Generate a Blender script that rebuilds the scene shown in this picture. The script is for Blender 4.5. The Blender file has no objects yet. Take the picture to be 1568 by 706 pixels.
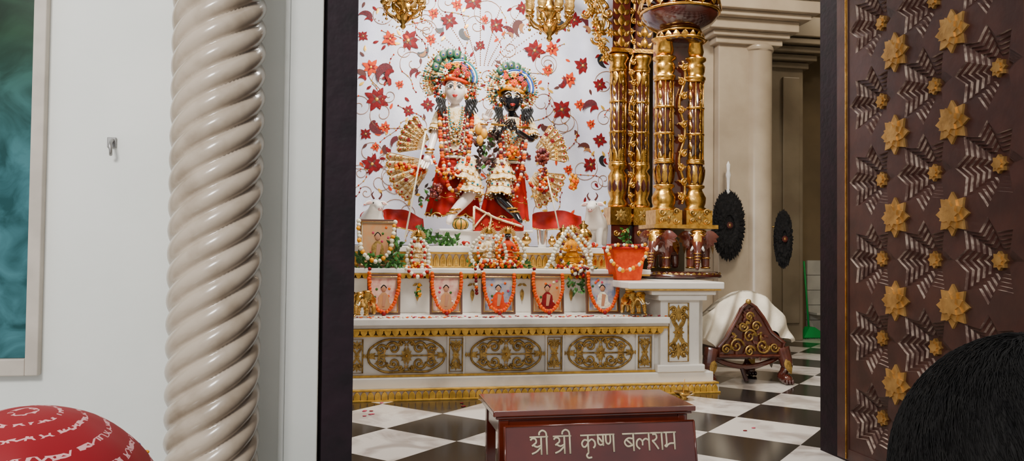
import bpy, math, random
from mathutils import Vector, Matrix
random.seed(7)
pi=math.pi; rad=math.radians; sin=math.sin; cos=math.cos
# ---------------------------------------------------------------- camera / survey
F=1200.0; H=1.0
R=Matrix.Rotation(-rad(11),3,'Z')@Matrix.Rotation(pi/2+rad(1.53),3,'X')@Matrix.Rotation(rad(.57),3,'Z')
CAM=Vector((0,0,H))
def ray(px,py): return R@Vector(((px-784)/F,-(py-353)/F,-1))
def S(px,py,Y):
    d=ray(px,py); return CAM+d*(Y/d.y)
def G(px,py,z=0.0):
    d=ray(px,py); return CAM+d*((z-H)/d.z)
cam=bpy.data.cameras.new('camera'); co=bpy.data.objects.new('camera',cam)
bpy.context.scene.collection.objects.link(co)
cam.lens=F/1568*36; cam.sensor_width=36; cam.clip_start=.02
M=R.to_4x4(); M.translation=CAM; co.matrix_world=M
bpy.context.scene.camera=co
# ---------------------------------------------------------------- materials
MATS={}
def mat(name,c,rough=.5,metal=0.,c2=None,scale=8.,bump=0.,coat=0.,bscale=None,contrast=(.35,.65),sheen=0,detail=5,spec=None):
    m=bpy.data.materials.new(name); m.use_nodes=True
    nt=m.node_tree; p=nt.nodes['Principled BSDF']
    p.inputs['Roughness'].default_value=rough; p.inputs['Metallic'].default_value=metal
    p.inputs['Coat Weight'].default_value=coat; p.inputs['Coat Roughness'].default_value=.08
    if spec is not None: p.inputs['Specular IOR Level'].default_value=spec
    if c2 is None: c2=tuple(x*.82 for x in c)
    tc=nt.nodes.new('ShaderNodeTexCoord'); n=nt.nodes.new('ShaderNodeTexNoise')
    n.inputs['Scale'].default_value=scale; n.inputs['Detail'].default_value=detail
    r=nt.nodes.new('ShaderNodeValToRGB')
    r.color_ramp.elements[0].position=contrast[0]; r.color_ramp.elements[1].position=contrast[1]
    r.color_ramp.elements[0].color=(*c2,1); r.color_ramp.elements[1].color=(*c,1)
    nt.links.new(tc.outputs['Object'],n.inputs['Vector']); nt.links.new(n.outputs['Fac'],r.inputs['Fac'])
    nt.links.new(r.outputs['Color'],p.inputs['Base Color'])
    if bump:
        b=nt.nodes.new('ShaderNodeBump'); b.inputs['Strength'].default_value=bump; b.inputs['Distance'].default_value=.01
        n2=nt.nodes.new('ShaderNodeTexNoise'); n2.inputs['Scale'].default_value=bscale or scale*3
        nt.links.new(tc.outputs['Object'],n2.inputs['Vector'])
        nt.links.new(n2.outputs['Fac'],b.inputs['Height']); nt.links.new(b.outputs['Normal'],p.inputs['Normal'])
    MATS[name]=m; return m
mat('wall_paint',(.88,.89,.84),.55,c2=(.82,.84,.79),scale=2.5,bump=.08,bscale=40)
mat('trim_cream',(.60,.53,.45),.5)
mat('column_paint',(.53,.43,.33),.25,c2=(.30,.225,.155),scale=6,bump=.15,bscale=18,coat=.4,contrast=(.22,.52))
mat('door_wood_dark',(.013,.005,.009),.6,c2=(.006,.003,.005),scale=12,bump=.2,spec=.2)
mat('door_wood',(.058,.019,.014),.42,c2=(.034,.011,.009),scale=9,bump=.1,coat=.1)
mat('door_step_glint',(.60,.47,.38),.35,c2=(.18,.11,.09),scale=30,metal=.2,contrast=(.42,.62))  # pale colour on the recess step walls paints in their light glints
mat('gold',(.83,.47,.10),.27,1.,c2=(.48,.24,.04),scale=25,bump=.15,bscale=60)
mat('gold_matte',(.60,.35,.11),.42,.7,c2=(.40,.22,.06),scale=18,bump=.15)
mat('gold_paint',(.80,.46,.06),.38,.4,c2=(.50,.27,.03),scale=20,bump=.1)
mat('antique_gold',(.50,.31,.08),.38,.65,c2=(.20,.11,.025),scale=30,bump=.3)
mat('brass',(.72,.45,.13),.22,1.,c2=(.38,.21,.05),scale=15)
mat('maroon',(.060,.010,.006),.18,c2=(.028,.005,.004),scale=9,coat=.8)
mat('elephant_wood',(.13,.028,.014),.2,c2=(.06,.012,.008),scale=9,coat=.8)
mat('mahogany',(.15,.020,.007),.2,c2=(.07,.009,.004),scale=6,coat=.7)
mat('sign_wood',(.11,.012,.006),.28,c2=(.07,.007,.004),scale=6,coat=.5)
mat('marble',(.76,.72,.66),.25,c2=(.56,.52,.47),scale=3.,contrast=(.32,.5),detail=10)
mat('pier_cream',(.52,.43,.32),.25,c2=(.42,.34,.25),scale=3,coat=.3)
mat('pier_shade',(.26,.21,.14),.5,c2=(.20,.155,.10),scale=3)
mat('back_paint',(.19,.135,.07),.7,c2=(.14,.10,.055),scale=2)
mat('tile_white',(.50,.48,.42),.3)
mat('ceil_paint',(.42,.38,.32),.8)
mat('cloth_white',(.76,.78,.90),.65,c2=(.60,.62,.78),scale=4,bump=.2,bscale=120,contrast=(.3,.7))
mat('drape_white',(.78,.70,.57),.8,bump=.2,bscale=80)
mat('red_cloth',(.42,.006,.002),.6,c2=(.24,.003,.002),scale=12,bump=.2,spec=.25)
mat('red_petal',(.22,.003,.006),.6,c2=(.11,.002,.004),scale=30,spec=.2)
mat('orange_petal',(.66,.055,.001),.6,c2=(.48,.028,.001),scale=30,spec=.2)
mat('marigold',(.84,.13,.0),.8,c2=(.55,.055,.0),scale=60,bump=.8,bscale=160,spec=.15)
mat('yellow_flower',(.84,.36,.003),.8,c2=(.62,.20,.002),scale=60,bump=.6,spec=.15)
mat('white_flower',(.86,.82,.66),.7,c2=(.62,.58,.40),scale=60,bump=.6)
mat('pink_flower',(.55,.04,.10),.7,c2=(.35,.02,.05),scale=40,bump=.4)
mat('maroon_flower',(.12,.002,.008),.7,c2=(.06,.002,.006),scale=40,bump=.4)
mat('leaf_green',(.03,.14,.008),.5,c2=(.010,.05,.005),scale=30)
mat('leaf_dark',(.07,.03,.02),.6,c2=(.02,.012,.008),scale=30)
mat('brown_petal',(.08,.010,.005),.6)
mat('vine_tan',(.36,.15,.045),.6)
mat('cream_cloth',(.84,.69,.44),.5,c2=(.60,.38,.12),scale=45,bump=.3,contrast=(.40,.49))
mat('pearl',(.86,.80,.62),.2)
mat('skin_white',(.90,.80,.74),.25,c2=(.87,.75,.68))
mat('skin_black',(.009,.009,.013),.15,coat=.5)
mat('black',(.006,.006,.006),.5)
mat('white_enamel',(.9,.9,.88),.2)
mat('lip_red',(.45,.006,.006),.3)
mat('peacock_green',(.015,.10,.035),.4,c2=(.005,.03,.02),scale=30)
mat('peacock_blue',(.006,.07,.40),.3)
mat('teal',(.006,.22,.30),.3)
mat('mango',(.62,.28,.015),.45)
mat('grape',(.20,.03,.015),.35)
mat('cow_white',(.78,.75,.70),.4,c2=(.55,.52,.48),scale=6)
mat('cow_pink',(.50,.26,.22),.5)
mat('silver',(.7,.7,.72),.2,1.)
mat('feather_black',(.008,.008,.009),.8,c2=(.020,.019,.020),scale=50,bump=.6,spec=.15)
mat('frame_wood',(.10,.035,.013),.35,coat=.4)
mat('picture_mat',(.68,.58,.40),.6)
mat('picture_blue',(.13,.17,.28),.6,c2=(.45,.38,.35),scale=18)
mat('picture_pink',(.50,.20,.17),.6,c2=(.72,.48,.36),scale=22)
mat('picture_orange',(.50,.20,.06),.6,c2=(.42,.26,.13),scale=18)
mat('skin_tan',(.42,.20,.11),.5,c2=(.36,.16,.08))
mat('hair',(.0045,.004,.004),.7,c2=(.0085,.0075,.007),scale=90,spec=.12)
mat('shirt',(.12,.13,.19),.8); mat('trouser',(.05,.05,.06),.8); mat('saree',(.4,.02,.03),.7)
mat('broom_green',(.01,.36,.07),.5); mat('bottle_green',(.03,.18,.08),.15)
mat('hook_metal',(.35,.34,.33),.35,.8)
def glass_mat():
    m=mat('glass_teal',(.020,.075,.035),.25,c2=(.004,.02,.008),scale=6,contrast=(.3,.7),coat=0,detail=10,spec=.25)
    nt=m.node_tree; r=[n for n in nt.nodes if n.type=='VALTORGB'][0]
    nn=[n for n in nt.nodes if n.type=='TEX_NOISE'][0]; nn.inputs['Distortion'].default_value=1.2
    r2=nt.nodes.new('ShaderNodeValToRGB'); r2.color_ramp.elements[0].position=.38; r2.color_ramp.elements[1].position=.65
    r2.color_ramp.elements[0].color=(.010,.06,.065,1); r2.color_ramp.elements[1].color=(.06,.19,.22,1)
    nt.links.new(nn.outputs['Fac'],r2.inputs['Fac'])
    tc=[n for n in nt.nodes if n.type=='TEX_COORD'][0]; sp=nt.nodes.new('ShaderNodeSeparateXYZ'); nt.links.new(tc.outputs['Object'],sp.inputs[0])
    mr=nt.nodes.new('ShaderNodeMapRange'); mr.inputs[1].default_value=.25; mr.inputs[2].default_value=-.35; nt.links.new(sp.outputs['Z'],mr.inputs[0])
    mx=nt.nodes.new('ShaderNodeMix'); mx.data_type='RGBA'; nt.links.new(mr.outputs[0],mx.inputs[0]); nt.links.new(r.outputs['Color'],mx.inputs[6]); nt.links.new(r2.outputs['Color'],mx.inputs[7])
    nt.links.new(mx.outputs[2],nt.nodes['Principled BSDF'].inputs['Base Color'])
glass_mat()
def scarf_mat():
    m=bpy.data.materials.new('scarf_red'); m.use_nodes=True; nt=m.node_tree; p=nt.nodes['Principled BSDF']; p.inputs['Roughness'].default_value=.55; p.inputs['Specular IOR Level'].default_value=.25
    tc=nt.nodes.new('ShaderNodeTexCoord'); w=nt.nodes.new('ShaderNodeTexWave'); w.wave_type='RINGS'; w.rings_direction='Z'
    w.inputs['Scale'].default_value=17; w.inputs['Distortion'].default_value=.9; w.inputs['Detail Scale'].default_value=3
    n=nt.nodes.new('ShaderNodeTexVoronoi'); n.feature='DISTANCE_TO_EDGE'; n.inputs['Scale'].default_value=150
    a=nt.nodes.new('ShaderNodeMath'); a.operation='GREATER_THAN'; a.inputs[1].default_value=.88
    b=nt.nodes.new('ShaderNodeMath'); b.operation='LESS_THAN'; b.inputs[1].default_value=.12
    c=nt.nodes.new('ShaderNodeMath'); c.operation='MULTIPLY'
    mx=nt.nodes.new('ShaderNodeMix'); mx.data_type='RGBA'; mx.inputs[6].default_value=(.22,.001,.006,1); mx.inputs[7].default_value=(.62,.30,.30,1)
    nt.links.new(tc.outputs['Object'],w.inputs['Vector']); nt.links.new(tc.outputs['Object'],n.inputs['Vector'])
    nt.links.new(w.outputs['Fac'],a.inputs[0]); nt.links.new(n.outputs['Distance'],b.inputs[0])
    nt.links.new(a.outputs[0],c.inputs[0]); nt.links.new(b.outputs[0],c.inputs[1]); nt.links.new(c.outputs[0],mx.inputs[0])
    nt.links.new(mx.outputs[2],p.inputs['Base Color']); MATS['scarf_red']=m
scarf_mat()
TILE=.50
FO=G(1165,619)
def floor_mat():
    m=bpy.data.materials.new('floor_checker'); m.use_nodes=True; nt=m.node_tree; p=nt.nodes['Principled BSDF']
    p.inputs['Roughness'].default_value=.16
    tc=nt.nodes.new('ShaderNodeTexCoord')
    v1=nt.nodes.new('ShaderNodeVectorMath'); v1.operation='SUBTRACT'; v1.inputs[1].default_value=(FO.x,FO.y,-.5*TILE)
    rt=nt.nodes.new('ShaderNodeVectorRotate'); rt.rotation_type='Z_AXIS'; rt.inputs['Angle'].default_value=rad(45)
    ck=nt.nodes.new('ShaderNodeTexChecker'); ck.inputs['Scale'].default_value=1/TILE
    ck.inputs['Color1'].default_value=(0,0,0,1); ck.inputs['Color2'].default_value=(1,1,1,1)
    n=nt.nodes.new('ShaderNodeTexNoise'); n.inputs['Scale'].default_value=3; n.inputs['Detail'].default_value=8; n.inputs['Distortion'].default_value=1.2
    r=nt.nodes.new('ShaderNodeValToRGB'); r.color_ramp.elements[0].position=.38; r.color_ramp.elements[1].position=.55
    r.color_ramp.elements[0].color=(.40,.35,.32,1); r.color_ramp.elements[1].color=(.68,.63,.58,1)
    mx=nt.nodes.new('ShaderNodeMix'); mx.data_type='RGBA'; mx.inputs[6].default_value=(.018,.016,.015,1)
    L=nt.links.new
    L(tc.outputs['Object'],v1.inputs[0]); L(v1.outputs[0],rt.inputs['Vector']); L(rt.outputs[0],ck.inputs['Vector'])
    L(tc.outputs['Object'],n.inputs['Vector']); L(n.outputs['Fac'],r.inputs['Fac']); L(r.outputs['Color'],mx.inputs[7]); L(ck.outputs['Color'],mx.inputs[0])
    L(mx.outputs[2],p.inputs['Base Color']); MATS['floor_checker']=m
floor_mat()
# ---------------------------------------------------------------- mesh builder
class B:
    def __init__(s): s.v=[];s.f=[];s.m=[];s.s=[];s.mn=[];s.M=Matrix()
    def add(s,vs,fs,m,smooth=True):
        if m not in s.mn: s.mn.append(m)
        k=s.mn.index(m); o=len(s.v)
        s.v+=[s.M@Vector(p) for p in vs]
        for f in fs: s.f.append([i+o for i in f]); s.m.append(k); s.s.append(smooth)
    def box(s,a,b,m):
        x0,y0,z0=a;x1,y1,z1=b
        s.add([(x0,y0,z0),(x1,y0,z0),(x1,y1,z0),(x0,y1,z0),(x0,y0,z1),(x1,y0,z1),(x1,y1,z1),(x0,y1,z1)],
          [(0,3,2,1),(4,5,6,7),(0,1,5,4),(1,2,6,5),(2,3,7,6),(3,0,4,7)],m,False)
    def sph(s,c,r,m,seg=10,ring=6,rot=None):
        if not hasattr(r,'__len__'): r=(r,r,r)
        c=Vector(c); vs=[];fs=[]
        def T(v):
            v=Vector((v[0]*r[0],v[1]*r[1],v[2]*r[2]))
            return c+(rot@v if rot else v)
        vs.append(T((0,0,1)))
        for i in range(1,ring):
            t=pi*i/ring
            for j in range(seg):
                a=2*pi*j/seg; vs.append(T((sin(t)*cos(a),sin(t)*sin(a),cos(t))))
        vs.append(T((0,0,-1))); n=len(vs)-1
        for j in range(seg):
            k=(j+1)%seg; fs.append((0,1+j,1+k)); fs.append((n,1+(ring-2)*seg+k,1+(ring-2)*seg+j))
            for i in range(ring-2):
                a=1+i*seg; fs.append((a+j,a+seg+j,a+seg+k,a+k))
        s.add(vs,fs,m)
    def tube(s,pts,r,m,seg=6,closed=False):
        pts=[Vector(p) for p in pts]; n=len(pts)
        if n<2: return
        rr=r if hasattr(r,'__len__') else [r]*n
        vs=[];fs=[]; u=None
        for i,p in enumerate(pts):
            t=(pts[(i+1)%n]-pts[i-1]) if closed else (pts[min(i+1,n-1)]-pts[max(i-1,0)])
            if t.length<1e-9: t=Vector((0,0,1))
            t.normalize()
            if u is None:
                u=t.orthogonal().normalized()
            else:
                u=(u-t*u.dot(t)); u=u.normalized() if u.length>1e-6 else t.orthogonal().normalized()
            w=t.cross(u)
            for j in range(seg):
                a=2*pi*j/seg; vs.append(p+(u*cos(a)+w*sin(a))*rr[i])
        for i in range(n if closed else n-1):
            i2=(i+1)%n
            for j in range(seg):
                k=(j+1)%seg; fs.append((i*seg+j,i*seg+k,i2*seg+k,i2*seg+j))
        if not closed:
            fs.append(tuple(range(seg))[::-1]); fs.append(tuple((n-1)*seg+j for j in range(seg)))
        s.add(vs,fs,m)
    def lathe(s,c,prof,m,seg=24,mod=None,sy=1.,smooth=True,caps=True):
        c=Vector(c); vs=[];fs=[]
        for (r,z) in prof:
            for j in range(seg):
                a=2*pi*j/seg; q=r*(mod(a,z) if mod else 1)
                vs.append(c+Vector((q*cos(a),q*sin(a)*sy,z)))
        for i in range(len(prof)-1):
            for j in range(seg):
                k=(j+1)%seg; fs.append((i*seg+j,i*seg+k,(i+1)*seg+k,(i+1)*seg+j))
        if caps:
            fs.append(tuple(range(seg))[::-1]); n=len(prof)-1; fs.append(tuple(n*seg+j for j in range(seg)))
        s.add(vs,fs,m,smooth)
    def prism(s,pts,y0,y1,m):
        n=len(pts)
        vs=[(x,y0,z) for x,z in pts]+[(x,y1,z) for x,z in pts]
        fs=[tuple(range(n)),tuple(range(n,2*n))[::-1]]+[(i,i+n,(i+1)%n+n,(i+1)%n) for i in range(n)]
        s.add(vs,fs,m,False)
    def petal(s,p,d,nrm,L,w,m,lift=.15,n=5):
        p=Vector(p);d=Vector(d).normalized();nrm=Vector(nrm).normalized();q=d.cross(nrm).normalized()
        vs=[];fs=[]
        for i in range(n+1):
            t=i/n; ww=w*.5*(sin(pi*min(1,t**.75))**.8 if 0<t<1 else .06); c=p+d*L*t
            h=nrm*w*lift*sin(pi*t)
            vs+= [c-q*ww, c+h, c+q*ww]
        for i in range(n):
            a=3*i; fs+=[(a,a+1,a+4,a+3),(a+1,a+2,a+5,a+4)]
        s.add(vs,fs,m)
    def obj(s,name,parent=None,bevel=0,sub=0):
        me=bpy.data.meshes.new(name); 
        c=Vector((0,0,0))
        if s.v:
            lo=Vector([min(v[i] for v in s.v) for i in range(3)]); hi=Vector([max(v[i] for v in s.v) for i in range(3)]); c=(lo+hi)/2
            if s.keep0: c=Vector((0,0,0))
        me.from_pydata([v-c for v in s.v],[],s.f); 
        for n in s.mn: me.materials.append(MATS[n])
        me.polygons.foreach_set('material_index',s.m); me.polygons.foreach_set('use_smooth',s.s); me.update()
        o=bpy.data.objects.new(name,me); bpy.context.scene.collection.objects.link(o); o.location=c
        if parent: o.parent=parent
        if bevel:
            b=o.modifiers.new('bev','BEVEL'); b.width=bevel; b.segments=2; b.limit_method='ANGLE'
        if sub:
            b=o.modifiers.new('sub','SUBSURF'); b.levels=sub; b.render_levels=sub
        return o
    keep0=False
def empty(name):
    o=bpy.data.objects.new(name,None); o.empty_display_size=.1; bpy.context.scene.collection.objects.link(o); return o
def skin(name,joints,edges,m,parent=None,sub=2):
    me=bpy.data.meshes.new(name); me.from_pydata([Vector(j[0]) for j in joints],edges,[]); me.materials.append(MATS[m])
    o=bpy.data.objects.new(name,me); bpy.context.scene.collection.objects.link(o)
    o.modifiers.new('skin','SKIN').use_smooth_shade=True
    sv=me.skin_vertices[0].data
    for i,j in enumerate(joints):
        r=j[1]; sv[i].radius=(r,r) if not hasattr(r,'__len__') else r; sv[i].use_root=(i==0)
    b=o.modifiers.new('sub','SUBSURF'); b.levels=sub; b.render_levels=sub
    if parent: o.parent=parent
    return o
def cr(pts,n=6,closed=False):
    pts=[Vector(p) for p in pts]; out=[]; N=len(pts)
    rng=N if closed else N-1
    for i in range(rng):
        if closed: p0,p1,p2,p3=pts[i-1],pts[i],pts[(i+1)%N],pts[(i+2)%N]
        else: p0,p1,p2,p3=pts[max(i-1,0)],pts[i],pts[i+1],pts[min(i+2,N-1)]
        for k in range(n):
            t=k/n; out.append(.5*((2*p1)+(p2-p0)*t+(2*p0-5*p1+4*p2-p3)*t*t+(3*p1-p0-3*p2+p3)*t**3))
    if not closed: out.append(pts[-1])
    return out
def resample(pts,step):
    out=[pts[0]]; acc=0
    for a,b in zip(pts[:-1],pts[1:]):
        L=(b-a).length; 
        if L==0: continue
        t=step-acc
        while t<=L: out.append(a+(b-a)*(t/L)); t+=step
        acc=L-(t-step)
    return out
def beads(b,pts,r,mats,step=None,jit=0.,seg=7,ring=5):
    for i,p in enumerate(resample(cr(pts,8),step or r*1.7)):
        q=p+Vector([random.uniform(-jit,jit) for _ in range(3)]) if jit else p
        b.sph(q,r*random.uniform(.88,1.1),mats[i%len(mats)] if isinstance(mats,list) else random.choice(mats),seg,ring)
def cluster(b,c,rx,ry,rz,n,r,mats,seg=6,ring=4):
    for _ in range(n):
        while 1:
            v=[random.uniform(-1,1) for _ in range(3)]
            if sum(x*x for x in v)<=1: break
        b.sph(Vector(c)+Vector((v[0]*rx,v[1]*ry,v[2]*rz)),r*random.uniform(.7,1.2),random.choice(mats),seg,ring)
def flower(b,c,r,m,mc,n=8,nrm=(0,-1,0),w=.55,ph=0,mc_r=.22):
    nrm=Vector(nrm).normalized(); u=nrm.cross(Vector((0,0,1))).normalized(); v=u.cross(nrm)
    for k in range(n):
        a=2*pi*k/n+ph; b.petal(Vector(c),u*cos(a)+v*sin(a),nrm,r,r*w,m)
    b.sph(Vector(c)+nrm*r*.05,(r*mc_r,)*3,mc,7,5)
def leafspray(b,c,rx,ry,rz,n,L,mats):
    for _ in range(n):
        p=Vector(c)+Vector((random.uniform(-rx,rx),random.uniform(-ry,ry),random.uniform(-rz,rz)))
        d=Vector((random.uniform(-1,1),random.uniform(-.8,.2),random.uniform(-1,1)))
        b.petal(p,d,Vector((random.uniform(-.5,.5),-1,random.uniform(-.5,.5))),L*random.uniform(.7,1.2),L*.45,random.choice(mats),n=3)
def spiral(b,c,r,turns,m,th,ph=0,dirn=1,nrm='y',steps=22):
    pts=[];rs=[]
    for i in range(steps+1):
        t=i/steps; a=ph+dirn*turns*2*pi*t; q=r*(1-.85*t)
        pts.append(Vector(c)+Vector((q*cos(a),-.003*t,q*sin(a)))); rs.append(th*(1.1-.5*t))
    b.tube(pts,rs,m,5); b.sph(pts[-1],th*1.5,m,6,4)

# ---------------------------------------------------------------- room shell
def simple(name,boxes,m,bevel=0):
    b=B(); b.keep0=True
    for a,c in boxes: b.box(a,c,m)
    return b.obj(name,None,bevel)
simple('floor',[((-4,1.95,-.12),(8.5,9.2,0))],'floor_checker')
simple('floor_hall',[((-6,-6,-.75),(8.5,1.95,-.65))],'marble')
simple('step_platform',[((-4,1.80,-.65),(8.5,1.95,-.001))],'marble',.01)
WY=3.42
simple('wall_front_left',[((-4,WY,-.65+.65),(-.16,WY+.22,4.2))],'wall_paint')
simple('wall_front_right',[((2.34,WY,0),(8.5,WY+.22,4.2))],'wall_paint')
simple('wall_front_lintel',[((-.16,WY,2.72),(2.34,WY+.22,4.2))],'wall_paint')
simple('wall_back',[((-4,8.75,0),(8.5,8.95,4.2))],'back_paint')
simple('wall_left',[((-4.2,WY+.22,0),(-4,8.75,4.2))],'back_paint')
simple('wall_right',[((8.5,1.95,0),(8.7,8.95,4.2))],'back_paint')
simple('ceiling',[((-4.2,WY,4.2),(8.7,8.95,4.35))],'ceil_paint')
b=B(); b.keep0=True
a=S(1236,398,8.72)
for i in range(14):
    for j in range(5):
        b.box((a.x+i*.262,8.715,.02+j*(a.z-.02)/5),(a.x+i*.262+.256,8.748,.02+(j+1)*(a.z-.02)/5-.006),'tile_white')
b.obj('trim_1')
xa=S(432,350,3.34).x
b=B(); b.keep0=True
b.box((xa,3.32,0),(-.16,WY,2.72),'wall_paint'); b.box((xa-.0,3.32,2.72),(2.5,WY,2.9),'wall_paint'); b.box((2.36,3.32,0),(2.6,WY,2.72),'wall_paint')
b.box((xa+.012,3.312,0),(xa+.022,3.32,2.72),'wall_paint')
b.obj('trim_2',None,.008)
b=B(); b.keep0=True
b.box((-.16,3.36,0),(-.12,3.66,2.72),'door_wood_dark'); b.box((2.33,3.40,0),(2.36,3.66,2.72),'door_wood_dark'); b.box((-.16,3.36,2.66),(2.36,3.66,2.72),'door_wood_dark')
b.obj('trim_3')
wy=3.40
xw1=S(66,350,wy).x; xw0=S(46,350,wy).x; zb0=S(30,575,wy).z; zb1=S(30,549,wy).z
b=B()
b.box((xw0,wy-.02,zb0),(xw1,WY,2.7),'trim_cream'); b.box((-2.3,wy-.02,zb0),(xw0,WY,zb1),'trim_cream'); b.box((-2.3,wy-.02,2.6),(xw0,WY,2.7),'trim_cream'); b.box((-2.4,wy-.02,zb0),(-2.3,WY,2.7),'trim_cream')
b.box((-2.3,wy+.005,zb1),(xw0,WY,2.6),'glass_teal')
b.obj('window_1',None,.004)
b=B(); p=S(174,222,WY)
b.box((p.x-.022,WY-.012,p.z-.012),(p.x+.012,WY,p.z+.03),'hook_metal')
b.tube(cr([p+Vector((0,-.012,.02)),p+Vector((0,-.045,.0)),p+Vector((.004,-.05,-.03)),p+Vector((.0,-.035,-.045))],5),.007,'hook_metal',8)
b.obj('wall_hook',None,.003)
# ---------------------------------------------------------------- twisted column
cyc=3.13; pl=S(258,350,cyc); pr=S(402,350,cyc); cx=(pl.x+pr.x)/2; Rc=(pr.x-pl.x)/2*1.0
lead=.62*Rc/.2; nst=6
b=B(); vs=[];fs=[]; seg=132; rows=460; z0=.05; z1=3.6
for i in range(rows+1):
    z=z0+(z1-z0)*i/rows
    for j in range(seg):
        a=2*pi*j/seg; ph=nst*(a-2*pi*z/lead)/2
        q=Rc*(1-.15*(1-abs(cos(ph))**.65)); vs.append((cx+q*cos(a),cyc+q*sin(a),z))
for i in range(rows):
    for j in range(seg):
        k=(j+1)%seg; fs.append((i*seg+j,i*seg+k,(i+1)*seg+k,(i+1)*seg+j))
b.add(vs,fs,'column_paint')
b.lathe((cx,cyc,0),[(Rc*1.2,0),(Rc*1.2,.03),(Rc*1.05,.05)],'column_paint',48)
b.lathe((cx,cyc,3.58),[(Rc*.98,0),(Rc*1.1,.08),(Rc*1.0,.14),(Rc*1.35,.3),(Rc*1.35,.45)],'column_paint',48)
b.obj('twisted_column')
# ---------------------------------------------------------------- door leaves
def star(r,q=.72,n=8,ph=0):
    return [((r if k%2==0 else r*q)*cos(pi*k/n+ph),(r if k%2==0 else r*q)*sin(pi*k/n+ph)) for k in range(2*n)]
def leaf(name,X0,Y0,dirx,thick,fac,wood):
    b=B(); b.keep0=True; st=.087; cw=.33; ch=.355; zb=.096; nc=3; nr=7
    Lw=st*2+cw*nc; T=lambda s_,z,h:(X0+dirx*h,Y0-s_,z)
    def tb(s0,s1,z0,z1,h0,h1,m):
        p=T(s0,z0,h0);q=T(s1,z1,h1); b.box([min(p[i],q[i]) for i in range(3)],[max(p[i],q[i]) for i in range(3)],m)
    zt=zb+ch*nr
    tb(0,st,.045,zt+.05,-.004,thick,wood); tb(Lw-st,Lw,.045,zt+.05,-.004,thick,wood)
    tb(st,Lw-st,.045,zb,-.004,thick,wood); tb(st,Lw-st,zt,zt+.05,-.004,thick,wood)
    tb(st,Lw-st,zb,zt,thick-.012,thick,wood)
    if fac==1:
        tb(st-.018,st-.010,.05,zt+.04,-.009,0,'gold'); tb(Lw-st+.01,Lw-st+.018,.05,zt+.04,-.009,0,'gold')
    for i in range(nc):
        for j in range(nr):
            sc_=st+cw*(i+.5); zc=zb+ch*(j+.5)
            sq=[]
            for k in range(16):
                a=pi*k/8; cx_,sx_=cos(a),sin(a); mm=max(abs(cx_),abs(sx_)); sq.append((cx_/mm*cw/2,sx_/mm*ch/2))
            lv=[(.160,0),(.138,.012),(.116,.024),(.094,.036),(.072,.048)]
            allr=[(sq,0)]
            for n_,(r,h) in enumerate(lv):
                st_=star(r,.70)
                allr.append((st_,h)); allr.append((st_,h+.012))
            vs=[]
            for pts,h in allr: vs+=[T(sc_+x,zc+z,h) for x,z in pts]
            ff=[];wf=[]
            for q in range(len(allr)-1):
                for k in range(16):
                    k2=(k+1)%16; f=(q*16+k,q*16+k2,(q+1)*16+k2,(q+1)*16+k)
                    (wf if q%2==1 else ff).append(f)
            q=len(allr)-1; ff.append(tuple(q*16+k for k in range(16)))
            b.add(vs,ff,wood,False); b.add(vs,wf,'door_step_glint',False)
            for r,h0,h1 in ((.036,.060,.046),(.022,.046,.040)):
                s8=star(r,.72); vs=[T(sc_+x,zc+z,h1) for x,z in s8]+[T(sc_+x,zc+z,h0) for x,z in s8]
                b.add(vs,[tuple(range(16))]+[(k,(k+1)%16,(k+1)%16+16,k+16) for k in range(16)],'gold_matte',False)
    for i in range(nc-1):
        for j in range(1,nr):
            sc_=st+cw*(i+1); zc=zb+ch*j
            for r,h0,h1 in ((.086,0,-.009*fac),(.064,-.009*fac,-.016*fac),(.043,-.016*fac,-.022*fac)):
                s8=star(r,.68,8,pi/8 if r==.064 else 0); vs=[T(sc_+x,zc+z,h1-.001) for x,z in s8]+[T(sc_+x,zc+z,h0) for x,z in s8]
                b.add(vs,[tuple(range(16))]+[(k,(k+1)%16,(k+1)%16+16,k+16) for k in range(16)],'gold_matte',False)
    for zz in (.35,1.3,2.3):
        p=T(-.004,zz,thick*.5); b.tube([Vector(p),Vector(p)+Vector((0,0,.12))],.012,'brass',8)
    return b.obj(name)
leaf('door_1',2.247,3.384,1,.085,1,'door_wood')
xn=S(544,350,2.2).x-.004; th=rad(2.2); hx=xn-1.164*sin(th)
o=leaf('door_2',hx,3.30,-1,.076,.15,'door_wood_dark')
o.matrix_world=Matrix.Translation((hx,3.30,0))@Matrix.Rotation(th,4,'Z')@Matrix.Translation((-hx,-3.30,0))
# ---------------------------------------------------------------- altar
AL=-1.6
def X(px,Y): return S(px,385,Y).x
def Z(py,Y,px=784): return S(px,py,Y).z
xr1=X(1027,5.25)
altar=empty('marble_altar')
b=B(); b.keep0=True
xe=X(1100,5.3)
b.box((AL,5.28,0),(xe-.0,6.3,.075),'marble')
b.box((AL,5.31,.075),(xe-.03,6.3,.145),'marble')
b.box((AL,5.38,.145),(xr1-.03,6.3,.43),'marble')
b.box((AL,5.30,.475),(xr1+.01,6.3,.50),'marble'); b.box((AL,5.25,.50),(xr1,6.3,.545),'marble')
b.box((AL,5.75,.545),(xr1+.02,6.4,.80),'marble'); b.box((AL,5.68,.835),(xr1+.02,6.4,.87),'marble')
b.box((AL,5.97,.87),(xr1+.0,7.5,.99),'marble'); b.box((AL,5.90,.99),(X(968,5.9),7.5,1.035),'marble')
for px in (688,712,838,864,976,1001):
    x=X(px,5.37); b.box((x-.008,5.365,.15),(x+.008,5.38,.43),'marble')
b.obj('body',altar,.006)
b=B(); b.keep0=True
p0=X(1012,5.33); p1=X(1062,5.33)
b.box((p0,5.33,.145),(p1+.05,6.6,.70),'marble'); 
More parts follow.
